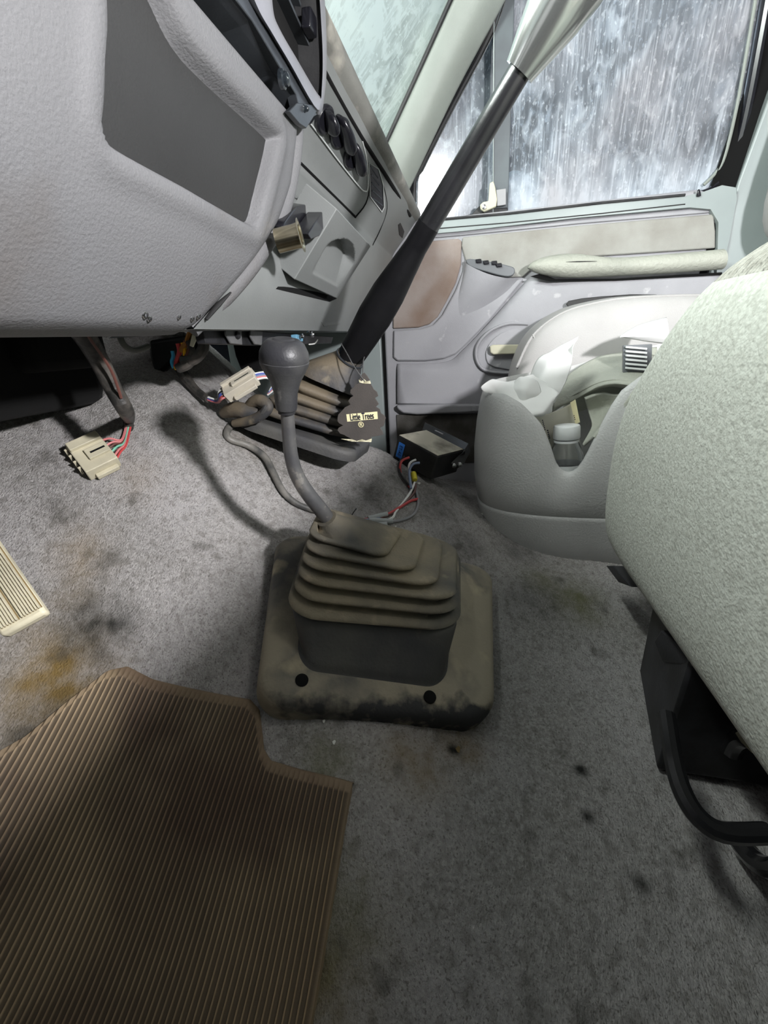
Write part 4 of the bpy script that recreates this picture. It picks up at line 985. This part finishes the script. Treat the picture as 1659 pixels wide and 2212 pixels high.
# bellows
T0 = [V(p) for p in ((.445, .186, -.217), (.46, .100, -.248), (.53, .088, -.243), (.515, .19, -.207))]
def ctr(c4): return sum(c4, V((0, 0, 0))) / 4
def fold(t, tr):
    a = [lerp(B0[i], T0[i], t) for i in range(4)]
    b_ = [B0[i] + (T0[i] - B0[i]) * V((1, 0, 0)).x * t for i in range(4)]
    out = []
    for i in range(4):
        u = tr if i in (1, 2) else t
        p = B0[i] + V(((T0[i].x - B0[i].x) * t, (T0[i].y - B0[i].y) * u, (T0[i].z - B0[i].z) * t)); out.append(p)
    return out
KF = 6; rings = [qring(fold(0, 0), .14, .93, 8, V((0, 0, -.004)), 8)]
tyr = [0, 0, .03, .28, .60, 1.0, 1.0]
for k in range(KF):
    t = (k + .4) / (KF - .4 - .0); t = min(k / (KF - 1), 1)
    c0 = fold(t, tyr[k]); z0 = .0
    sc = 1.0 + .02 * (k == 0)
    up = V((-.006, .004, .0115)) * (1.0 if k < KF - 1 else 1.1)
    for f_, s_ in ((-.32, .90), (-.22, .96), (-.08, 1.0), (.1, 1.02), (.3, 1.0), (.44, .95)):
        rings.append(qring(c0, .2, sc * s_, 8, up * f_ + V((0, 0, .004)), 8))
    if k < KF - 1:
        c1 = fold(min((k + .5) / (KF - 1), 1), (tyr[k] + tyr[k + 1]) / 2)
        rings.append(qring(c1, .2, .86, 8, V((0, 0, .001)), 8))
sp_ = [at(715, 1135, x=.478), at(708, 1122, x=.476)]
base = at(716, 1134, x=.480)
ldir = (at(690, 1098, x=.468) - base).normalized(); u_, v_ = frame(ldir)
last = rings[-1]; n_ = len(last)
def circ(c_, r, d):
    # ring with the same point count, started to match the square's angles
    u0, v0 = V((0, -1, 0)), None
    u0 = (u0 - d * u0.dot(d)).normalized(); v0 = d.cross(u0)
    cc = ctr(last[::max(1, n_ // 4)][:4]); out = []
    for p in last:
        q_ = p - cc; a = math.atan2(q_.dot(v0), q_.dot(u0)); out.append(c_ + (u0 * math.cos(a) + v0 * math.sin(a)) * r)
    return out
tc4 = fold(1, 1)
rings.append(qring(tc4, .25, .80, 8, V((-.004, .004, .010)), 8))
rings.append([lerp(a, b_, .6) for a, b_ in zip(rings[-1], circ(base - ldir * .002, .018, ldir))])
rings.append(circ(base + ldir * .006, .0135, ldir)); rings.append(circ(base + ldir * .012, .0125, ldir)); rings.append(circ(base + ldir * .012, .009, ldir))
v, f = loft(rings, True, (True, True)); mesh('rubber_boot', v, f, MATS['boot_dust'], gs, angle=75, label='dusty accordion rubber boot')
lp_ = [at(722, 1145, x=.488), at(700, 1110, x=.475), at(668, 1070, x=.462), at(643, 1030, x=.454), at(630, 990, x=.449), at(624, 940, x=.445), at(620, 880, x=.441), at(618, 868, x=.440)]
tube('shift_lever', lp_, [.0095, .0092, .0088, .0082, .0078, .0074, .0070, .0070], 'lever_steel', gs, seg=18, label='bent scuffed steel lever')
k0 = at(619, 884, x=.440); k1 = at(612, 730, x=.430); kd = (k1 - k0)
HL = kd.length
lathe('shift_knob', k0, kd, [(0, .0085), (0, .0105), (.003, .0112), (.25 * HL, .0120), (.42 * HL, .0155), (.55 * HL, .0205), (.65 * HL, .0237), (.69 * HL, .0243), (.70 * HL, .0238), (.72 * HL, .0243), (.82 * HL, .0235), (.92 * HL, .0200), (.975 * HL, .0155), (.985 * HL, .0125), (.98 * HL, .011), (1.0 * HL, .009), (1.0 * HL, .0005)], 'knob_rubber', gs, seg=48, label='worn black rubber pear-shaped knob')
lathe('knob_collar', k0, kd, [(-.004, .0078), (-.004, .0088), (.001, .0088), (.001, .0078)], 'black_rubber', gs)

# ------------------------------------------------------------------ transfer case lever
tl = thing('transfer_lever', 'tall slanted four-wheel-drive lever with silver knob, black sleeve and ribbed boot', 'lever', (.75, .25, -.2))
R0 = [at(548, 893, x=.685), at(748, 952, x=.715), at(800, 935, x=.80), at(600, 862, x=.80)]
R4 = [at(652, 822, x=.70), at(757, 866, x=.72), at(785, 855, x=.79), at(690, 800, x=.79)]
BP = [at(500, 905, x=.675), at(762, 992, x=.70), at(806, 958, x=.80), at(560, 880, x=.82)]
BN = (BP[1] - BP[0]).cross(BP[3] - BP[0]).normalized(); BN = BN if BN.z > 0 else -BN
rings = [qring(BP, .2, s, 6, BN * h, 6) for s, h in ((1.0, -.010), (1.0, .0), (.985, .005), (.95, .008), (.9, .009))]
v, f = loft(rings); mesh('base_plate', v, f, MATS['boot_dark'], tl, label='smooth black base plate')
rings = []
for k in range(4):
    t = k / 4.0 + .0; c0 = [lerp(a, b_, t) for a, b_ in zip(R0, R4)]
    for f_, s_ in ((-.4, .86), (-.25, .96), (0, 1.0), (.25, 1.0), (.42, .92)):
        rings.append(qring(c0, .22, s_, 6, V((0, -.001, .016)) * f_ + V((0, 0, .006)), 6))
    rings.append(qring([lerp(a, b_, t + .125) for a, b_ in zip(R0, R4)], .22, .80, 6, V((0, 0, .006)), 6))
v, f = loft(rings); mesh('rubber_boot', v, f, MATS['transfer_dust'], tl, angle=75, label='ribbed dusty rubber boot')
C0 = [at(640, 797, x=.70), at(765, 850, x=.72), at(782, 848, x=.79), at(672, 778, x=.79)]
sb = at(757, 772, x=.75); stp = at(1127, 146, x=.65); sdv = (stp - sb).normalized()
ra = qring(C0, .3, 1.0, 6, V((0, 0, -.006)), 6); rb = qring(C0, .3, .97, 6, V((0, 0, .004)), 6); rm = qring(C0, .3, .78, 6, V((0, 0, .004)), 6)
cc = ctr(C0)
def circ2(ref, c_, r, d):
    u0 = V((0, -1, 0)); u0 = (u0 - d * u0.dot(d)).normalized(); v0 = d.cross(u0); cc = sum(ref, V((0, 0, 0))) / len(ref)
    return [c_ + (u0 * math.cos(a) + v0 * math.sin(a)) * r for a in [math.atan2((p - cc).dot(v0), (p - cc).dot(u0)) for p in ref]]
rt = circ2(rb, sb - sdv * .004, .0235, sdv)
mid = [lerp(a, b_, .5) for a, b_ in zip(rb, rt)]; mid = [lerp(p, ctr([mid[0], mid[len(mid) // 4], mid[len(mid) // 2], mid[3 * len(mid) // 4]]), .05) for p in mid]
v, f = loft([rm, ra, rb, [lerp(a, b_, .5) for a, b_ in zip(rb, rt)], [lerp(a, b_, .85) for a, b_ in zip(rb, rt)], rt, circ2(rb, sb + sdv * .004, .0225, sdv)])
mesh('boot_cone', v, f, MATS['transfer_dust'], tl, angle=60, label='dusty cone at the top of the boot')
LL = (stp - sb).length
lathe('sleeve_ring', sb - sdv * .003, sdv, [(0, .0235), (.001, .025), (.003, .0245), (.003, .0225)], 'bezel_plastic', tl)
# loose black sleeve that narrows upward
pts = [sb + sdv * LL * t for t in (0, .1, .2, .3, .40, .48, .56)]
tube('lever_sleeve', pts, [.0232, .0262, .0285, .0270, .0215, .0175, .0165], mat('sleeve_black', (.006, .006, .007), (.010, .010, .011), 12, .42, .3, 60, spec=.15), tl, seg=24, flat=.9, label='loose glossy black sleeve')
tube('lever_shaft', [sb + sdv * LL * t for t in (.5, .6, .8, 1.0)], [.0150, .0148, .0138, .0130], 'rod_black', tl, seg=24, label='dark painted steel shaft')
lathe('shift_knob', stp - sdv * .004, sdv, [(0, .012), (0, .0175), (.004, .0185), (.02, .023), (.05, .031), (.075, .0355), (.095, .036), (.115, .031), (.128, .02), (.133, .001)], 'knob_silver', tl, seg=48, label='polished silver bell-shaped knob')

# ------------------------------------------------------------------ hanging air freshener
af = thing('air_freshener', 'brown cardboard tree air freshener hanging by a string from the slanted lever', 'air freshener', (.69, .17, -.05))
ox = .685
oc = [(787, 805), (793, 812), (799, 822), (802, 832), (807, 841), (814, 847), (817, 856), (812, 858), (810, 860), (815, 868), (818, 873), (812, 879), (820, 884), (823, 893), (830, 897), (833, 903), (831, 910), (829, 920), (821, 924), (826, 932), (828, 939), (815, 942), (802, 944), (800, 952), (782, 953), (762, 954), (757, 947), (750, 944), (744, 940), (735, 937), (729, 930), (731, 924), (741, 919), (733, 915), (729, 910), (729, 902), (731, 895), (738, 888), (745, 880), (757, 874), (752, 866), (758, 858), (763, 855), (756, 849), (757, 842), (764, 836), (770, 830), (775, 827), (777, 818), (782, 808)]
FP = [at(a, b_, x=ox) for a, b_ in oc]
# turn the card to face the driver: slant along y
prism('tree_card', FP, (.0022, 0, 0), 'freshener_card', af, bevel=.0003, label='grey-brown scalloped tree card')
lc = [at(a, b_, x=ox - .0006) for a, b_ in [(748, 895), (815, 889), (816, 905), (750, 911)]]
lb = prism('name_label', lc, (.0005, 0, 0), 'label_cream', af, label='cream label reading Little Trees')
ux = (lc[1] - lc[0]).normalized(); uy = (lc[0] - lc[3]).normalized(); uy = (uy - ux * uy.dot(ux)).normalized()
tcn = (lc[0] + lc[1] + lc[2] + lc[3]) / 4 + V((-.0006, 0, 0))
text('label_lettering', 'Little Trees', tcn, ux, uy, (.0083, .0150), 'ink', lb, .0003, .012)
rc_ = at(780, 918, x=ox - .0008); text('registered_mark', '\u00ae', rc_, ux, uy, (.012, .012), 'label_cream', af, .0003, .01)
prism('torn_wrapper', [at(a, b_, x=ox - .001) for a, b_ in [(775, 820), (781, 824), (786, 819), (792, 824), (799, 822), (801, 829), (788, 829), (776, 826)]], (.0012, 0, 0), 'worn_foil', af)
prism('torn_wrapper', [at(a, b_, x=ox - .001) for a, b_ in [(736, 948), (760, 949), (770, 953), (782, 949), (790, 952), (803, 947), (802, 955), (780, 954), (760, 954)]], (.0012, 0, 0), 'worn_foil', af)
tube('string', [at(737, 742, x=.727), at(752, 768, x=.70), at(764, 790, x=.69), at(787, 823, x=ox - .001), at(784, 815, x=ox + .003), at(784, 795, x=.70), at(785, 778, x=.72), at(788, 768, x=.745)], .0009, 'string', af, seg=6)

# ------------------------------------------------------------------ black control box on the tunnel
bx = thing('control_box', 'black electronic control box with a bracket and blue sticker on the carpet', 'control box', (.9, .06, -.28))
tf = [at(860, 940, x=.86), at(945, 985, x=.83), at(1000, 976, x=.88), at(1003, 975, x=.90), at(950, 942, x=.98)]
A_ = at(860, 940, x=.865); B_ = at(946, 986, x=.835); C_ = at(1003, 972, x=.905); D_ = A_ + (C_ - B_)
dn = -((B_ - A_).cross(D_ - A_)).normalized()
if dn.z > 0: dn = -dn
dn = (dn + V((-.05, .0, -.2))).normalized()
hb = .052
bd = prism('box_body', [A_, B_, C_, D_], dn * hb, 'box_black', bx, bevel=.003)
cen = (A_ + B_ + C_ + D_) / 4
prism('box_top', [lerp(p, cen, .035) - dn * .0012 for p in (A_, B_, C_, D_)], dn * .001, 'box_dust', bx, label='dust-whitened top face')
n1 = (B_ - A_).normalized(); fo_ = (A_ - D_).normalized()
sA = A_ + n1 * .008 + dn * .010 + fo_ * .0025
stc = [sA, sA + n1 * .014, sA + n1 * .014 + dn * .032, sA + dn * .032]
stk = prism('blue_sticker', cat(stc, 1, True), fo_ * .0006, 'sticker_blue', bx, bevel=.0003, label='blue label tape with handwriting')
text('handwriting', 'ET-A5', sum(stc, V((0, 0, 0))) / 4 + fo_ * .0009, dn, n1, (.0085, .010), 'ink', stk, .0003, .01)
# bracket yoke
bu = (C_ - B_).normalized()
prism('bracket', [C_ + bu * .002 - dn * .0 , C_ - bu * .035 + dn * .02 + n1 * .004, C_ - bu * .02 + dn * .04 + n1 * .004, C_ + bu * .004 + dn * .03 + n1 * .004], n1 * .0015, 'box_black', bx)
Y1, Y2, Y3, Y4 = at(918, 912, x=1.00), at(1012, 958, x=.96), at(1005, 972, x=.93), at(912, 928, x=.985)
br = prism('bracket_bar', [Y1, Y2, Y3, Y4], V((.002, 0, -.001)), 'black_plastic', bx, bevel=.0006)
for (a, b_), (c_, d_) in (((940, 930), (957, 938)), ((980, 950), (1000, 960))):
    pa, pb = at(a, b_, x=.97), at(c_, d_, x=.955); tube('slot', [pa, pb], .0022, 'door_plastic', br, n=1, flat=.5)
prism('bracket_arm', [at(1012, 958, x=.96), at(1003, 972, x=.925), at(975, 1000, x=.845), at(980, 1008, x=.843), at(1003, 1000, x=.87), at(1016, 975, x=.94)], V((.002, 0, 0)), 'box_black', bx, bevel=.0006)
for a, b_ in ((981, 1006), (994, 1004)):
    lathe('screw', at(a, b_, x=.842), (-1, -.5, .1), [(-.003, .0045), (0, .0045), (.0015, .004), (.002, .001)], 'steel', bx, seg=16)

# ------------------------------------------------------------------ wiring
def fp(a, b_, h=.004): return flr(a, b_, h)
bw = thing('box_wiring', 'loose red, white and blue wires with crimps running from the control box to the shifter', 'wires', tuple(fp(880, 1090)))
fx = lambda a, b_, x: at(a, b_, x=x)
tube('wire', [fx(884, 988, .84), fx(868, 996, .83), fx(864, 1015, .82), fx(872, 1035, .82), fp(885, 1052, .006)], .0024, 'wire_red', bw, seg=8, label='red wire')
tube('wire', [fx(898, 993, .83), fx(886, 1000, .82), fx(883, 1015, .81), fp(888, 1050, .008)], .0022, 'wire_white', bw, seg=8, label='white wire')
tube('wire', [fx(906, 1000, .82), fx(892, 1003, .81), fx(884, 1020, .80), fp(888, 1055, .010)], .0024, 'wire_steelblue', bw, seg=8, label='blue-grey wire')
tube('wire', [fx(874, 985, .85), fx(862, 1000, .84), fp(866, 1025, .006), fp(885, 1050, .006)], .002, 'wire_black', bw, seg=8)
c1, c2 = fp(893, 1022, .016), fp(897, 1042, .012)
lathe('wire_crimp', c1, c2 - c1, [(0, .001), (0, .0052), (.004, .0056), (.014, .0056), (.019, .0048), (.0195, .001)], 'crimp_yellow', bw, seg=16, label='yellow crimp connector')
tube('wire', [fp(896, 1042, .010), fp(888, 1060, .006), fp(875, 1080), fp(855, 1105), fp(845, 1120), fp(800, 1135), fp(745, 1140)], .0022, 'wire_white', bw, seg=8)
tube('wire', [fp(898, 1045, .010), fp(894, 1065, .006), fp(870, 1090), fp(840, 1112), fp(790, 1125), fp(735, 1122)], .0022, 'wire_brown', bw, seg=8)
tube('wire', [fp(902, 1078), fp(885, 1083), fp(860, 1098), fp(835, 1112), fp(790, 1122), fp(738, 1130)], .0026, 'wire_red', bw, seg=8, label='red wire')
tube('wire', [fp(896, 1050, .008), fp(900, 1065), fp(903, 1090), fp(892, 1112), fp(865, 1124), fp(820, 1130), fp(770, 1141)], .0024, 'wire_grey', bw, seg=8)
tube('wire', [fp(835, 1112), fp(800, 1122, .006), fp(760, 1124), fp(728, 1124)], .0026, 'wire_steelblue', bw, seg=8)
for a, b_ in (((795, 1120), (836, 1110)), ((797, 1123), (848, 1126)), ((770, 1139), (835, 1132))):
    p, q_ = fp(*a, .006), fp(*b_, .006); tube('heat_shrink', [p, q_], .0042, 'shrink_grey', bw, n=2, seg=10, label='grey heat-shrink splice')
tube('loose_strand', [fp(757, 1118), fp(763, 1108, .012), fp(770, 1098, .02)], .0009, 'wire_black', bw, seg=6)
# black cable looping left of the shifter
lc_ = thing('black_cable', 'black cable looping from the slanted lever boot down to the shifter plate', 'cable', tuple(fp(560, 980)))
tube('cable', [fx(575, 880, .69), fx(545, 905, .675), fp(505, 915, .008), fp(490, 935, .007), fp(498, 950, .007), fp(535, 962, .01), fp(570, 985, .014), fp(590, 1020, .012), fp(612, 1062, .009), fp(645, 1090, .007), fp(700, 1108, .006)], [.004, .006, .0065, .0055, .005, .0055, .0058, .0055, .0055, .005, .005], 'cable_black', lc_, seg=12)
# knotted rag of cable wrap on the end of the boot plate
kw = thing('cable_wrap', 'dusty knotted cable wrap on the left end of the slanted lever boot', 'cable wrap', tuple(fp(510, 890)))
tube('wrap_end', [fx(482, 893, .69), fx(505, 885, .68), fx(530, 888, .675), fx(560, 893, .675)], [.008, .013, .013, .008], 'transfer_dust', kw, seg=14)
tube('wrap_loop', [fx(535, 880, .68), fx(548, 868, .675), fx(565, 866, .67), fx(580, 880, .665), fx(560, 900, .665), fx(530, 910, .67), fx(505, 915, .675)], [.007, .009, .010, .008, .008, .008, .006], 'transfer_dust', kw, seg=12)
tube('wrap_tail', [fx(560, 905, .665), fx(572, 885, .66), fx(576, 876, .66)], [.006, .005, .004], 'boot_dark', kw, seg=8)

def connector(name, label, c_, u, v_, mt, su, sv, sw):
    """beige plug: u long axis towards the wires, v across, w up"""
    u = V(u).normalized(); v_ = V(v_); v_ = (v_ - u * v_.dot(u)).normalized(); w_ = u.cross(v_)
    if w_.z < 0: w_ = -w_
    t = thing(name, label, 'connector', tuple(c_ - w_ * sw))
    box('plug_body', c_, u * su, v_ * sv, w_ * sw, mt, t, bevel=.0012)
    box('latch_tongue', c_ + w_ * (sw + .002) + u * su * .3 - v_ * sv * .15, u * su * .65, v_ * sv * .32, w_ * .002, mt, t, bevel=.0006)
    box('latch_slot', c_ + w_ * (sw + .0042) + u * su * .35 - v_ * sv * .15, u * su * .45, v_ * sv * .05, w_ * .0003, 'hole_black', t)
    box('top_rail', c_ + w_ * (sw + .002) + v_ * sv * .72, u * su * .95, v_ * sv * .26, w_ * .003, mt, t, bevel=.001)
    box('side_flange', c_ - v_ * (sv + .003) - w_ * sw * .4 + u * su * .1, u * su * .7, v_ * .003, w_ * sw * .35, mt, t, bevel=.0008)
    for k in (-.66, -.22, .22, .66):
        box('terminal_cavity', c_ - u * (su + .0002) + v_ * sv * k, u * .0006, v_ * sv * .15, w_ * sw * .55, 'hole_black', t)
        box('cavity_lip', c_ - u * (su + .002) + v_ * sv * (k + .2), u * .002, v_ * sv * .05, w_ * sw * .7, mt, t, bevel=.0004)
    return t, u, v_, w_
o_ = fp(203, 985, .016); uu = fp(245, 962, .016) - fp(185, 990, .016); vv2 = fp(165, 945, .016) - fp(200, 1030, .016)
c1_, u1, v1, w1_ = connector('wire_connector', 'cream multi-pin plug lying open-ended on the carpet left of the shifter', o_, uu, vv2, 'connector_cream', .021, .026, .010)
hr = thing('wire_harness', 'black taped harness hanging from the dash to the cream plug on the carpet', 'wire harness', tuple(fp(280, 905)))
tube('taped_loom', [fx(150, 690, .40), fx(185, 730, .42), fx(215, 780, .44), fx(245, 840, .45), fx(270, 885, .455), fp(278, 905, .010), fp(278, 925, .008)], [.010, .0105, .010, .0095, .009, .008, .006], 'tape_black', hr, seg=12)
tube('stray_wire', [fx(165, 690, .39), fx(200, 740, .41), fx(240, 800, .43), fx(262, 860, .44)], .0016, 'wire_brown', hr, seg=6)
for k, (mt, dv, dw) in enumerate((('wire_pink', .6, .3), ('wire_pink', .2, .2), ('wire_brown', -.1, .4), ('wire_green', -.35, .3), ('wire_pink', -.6, .1), ('wire_red', -.75, -.2))):
    e = o_ + u1 * .021 + v1 * .026 * dv + w1_ * .010 * dw
    s0 = fp(272 + k * 2, 922, .008 + .001 * (k % 2)); mid_ = fp(262 + k * 2.2, 950 + k * 2, .012)
    tube('wire', [s0, mid_, lerp(mid_, e, .6) + V((0, 0, .002)), e - u1 * .002], .0015, mt, hr, seg=6)
# second plug, by the slanted lever
o2 = fx(520, 832, .66)
uu = fx(558, 808, .67) - fx(492, 848, .655); vv2 = fx(505, 812, .69) - fx(525, 862, .65)
c2_, u2, v2, w2_ = connector('wire_connector', 'pale grey plug pair held up by its wires beside the slanted lever boot', o2, uu, vv2, 'connector_grey', .028, .0125, .009)
h2 = thing('wire_harness', 'taped harness with yellow and blue wires leading to the pale plug pair', 'wire harness', tuple(fp(430, 850)))
tube('taped_loom', [fx(385, 790, .72), fx(400, 815, .70), fx(425, 845, .68), fx(450, 862, .665)], [.009, .009, .007, .006], 'tape_black', h2, seg=10)
for k, mt in enumerate(('wire_white', 'wire_black', 'wire_blue', 'wire_blue', 'wire_red', 'wire_pink')):
    e = o2 - u2 * .028 + v2 * .011 * (.8 - .32 * k) + w2_ * .003
    tube('wire', [fx(448, 858 + k, .665), fx(470, 863 + k * 1.3, .66), e - u2 * .008, e + u2 * .002], .0018, mt, h2, seg=6)
for k, mt in enumerate(('wire_white', 'wire_blue', 'wire_steelblue', 'wire_pink', 'wire_white')):
    e = o2 + u2 * .028 + v2 * .009 * (.8 - .4 * k)
    tube('wire', [e - u2 * .002, fx(575 + k, 805 + 3 * k, .68), fx(590 + k, 825 + 3 * k, .69), fx(582 - k, 845 + 2 * k, .69)], .0016, mt, h2, seg=6)
for px, mt, r in (([(412, 735), (420, 760), (408, 785), (385, 795)], 'tape_black', .007), ([(395, 740), (400, 765), (392, 790), (378, 795)], 'wire_yellow', .003),
                  ([(385, 742), (388, 760), (382, 782), (380, 792)], 'wire_red', .0035), ([(400, 735), (412, 750), (405, 770), (395, 785)], 'wire_brown', .004),
                  ([(372, 758), (374, 770), (371, 782), (375, 795)], 'wire_cyan', .0025), ([(412, 715), (405, 735), (396, 750), (392, 760)], 'wire_orange', .004),
                  ([(440, 730), (438, 755), (420, 775), (395, 780)], 'tape_black', .008)):
    tube('wire', [fx(a, b_, .60) for a, b_ in px], r, mt, h2, seg=8)
pt = thing('plastic_tie', 'pale plastic tab hanging below the corner of the dash among the wires', 'tab', tuple(fx(420, 720, .56)))
prism('tie_tab', [fx(a, b_, .56) for a, b_ in [(424, 705), (429, 708), (422, 735), (416, 750), (409, 747), (414, 725)]], (.003, 0, 0), 'pvc_cream', pt, bevel=.0006)
prism('tie_tab', [fx(a, b_, .57) for a, b_ in [(433, 722), (440, 742), (424, 738)]], (.002, 0, 0), 'pvc_cream', pt, bevel=.0004)

# ------------------------------------------------------------------ accelerator pedal
pd = thing('accelerator_pedal', 'ribbed accelerator pedal with worn pale ribs at the left edge', 'pedal', tuple(fp(30, 1340)))
PA, PB, PC, PD = at(-60, 1010, x=.285), at(2, 1180, x=.262), at(98, 1320, x=.235), at(-2, 1372, x=.215)
E1 = at(-6, 1172, x=.275); E2 = at(98, 1322, x=.245); E3 = at(0, 1376, x=.225); E4 = E1 + (E3 - E2)
un = (E2 - E1).cross(E4 - E1).normalized()
if un.dot(-E1) < 0: un = -un
prism('pedal_pad', [E1 + (E1 - E2) * .6, E2, E3, E4 + (E4 - E3) * .6], -un * .010, 'connector_cream', pd, bevel=.003)
for k in range(16):
    t = (k + .5) / 16
    if abs(t - .47) < .04: continue
    a = lerp(E2, E3, t); b_ = lerp(E1 + (E1 - E2) * .6, E4 + (E4 - E3) * .6, t); dd_ = (E3 - E2) / 16 * .27
    a = lerp(a, b_, .04)
    prism('pedal_rib', [a - dd_ + un * .0002, a + dd_ + un * .0002, b_ + dd_ + un * .0002, b_ - dd_ + un * .0002], un * .0022, 'connector_cream', pd)
for k in range(17):
    t = k / 16
    a = lerp(E2, E3, t); b_ = lerp(E1 + (E1 - E2) * .6, E4 + (E4 - E3) * .6, t); dd_ = (E3 - E2) / 16 * .2; a = lerp(a, b_, .04)
    prism('rib_groove', [a - dd_ + un * .0001, a + dd_ + un * .0001, b_ + dd_ + un * .0001, b_ - dd_ + un * .0001], un * .0003, 'brown_dirt', pd)
# ------------------------------------------------------------------ crumbs and paper scraps
for px, py, r, lb_ in ((1042, 1110, .004, 'small white paper scrap on the carpet beside the console bin'), (722, 1603, .0025, 'tiny pale crumb on the carpet below the shifter plate'), (855, 1137, .0016, 'tiny white speck by the spliced wires'),
                  (700, 1558, .002, 'tiny white crumb against the lower edge of the shifter plate'), (990, 1618, .004, 'brown leaf fragment below the right corner of the shifter plate'), (905, 1044, .005, 'thin pale flake under the yellow crimp')):
    p = fp(px, py, .0015)
    n = 7; P = [p + V((r * (1 + .35 * math.sin(5 * k)) * math.cos(2 * math.pi * k / n), r * (.6 + .2 * math.cos(3 * k)) * math.sin(2 * math.pi * k / n), .0006 * math.sin(k))) for k in range(n)]
    o = prism('paper_scrap' if 'brown' not in lb_ else 'leaf_fragment', P, (0, 0, .0006), 'debris' if 'brown' not in lb_ else 'brown_dirt'); tag(o, lb_, 'debris')
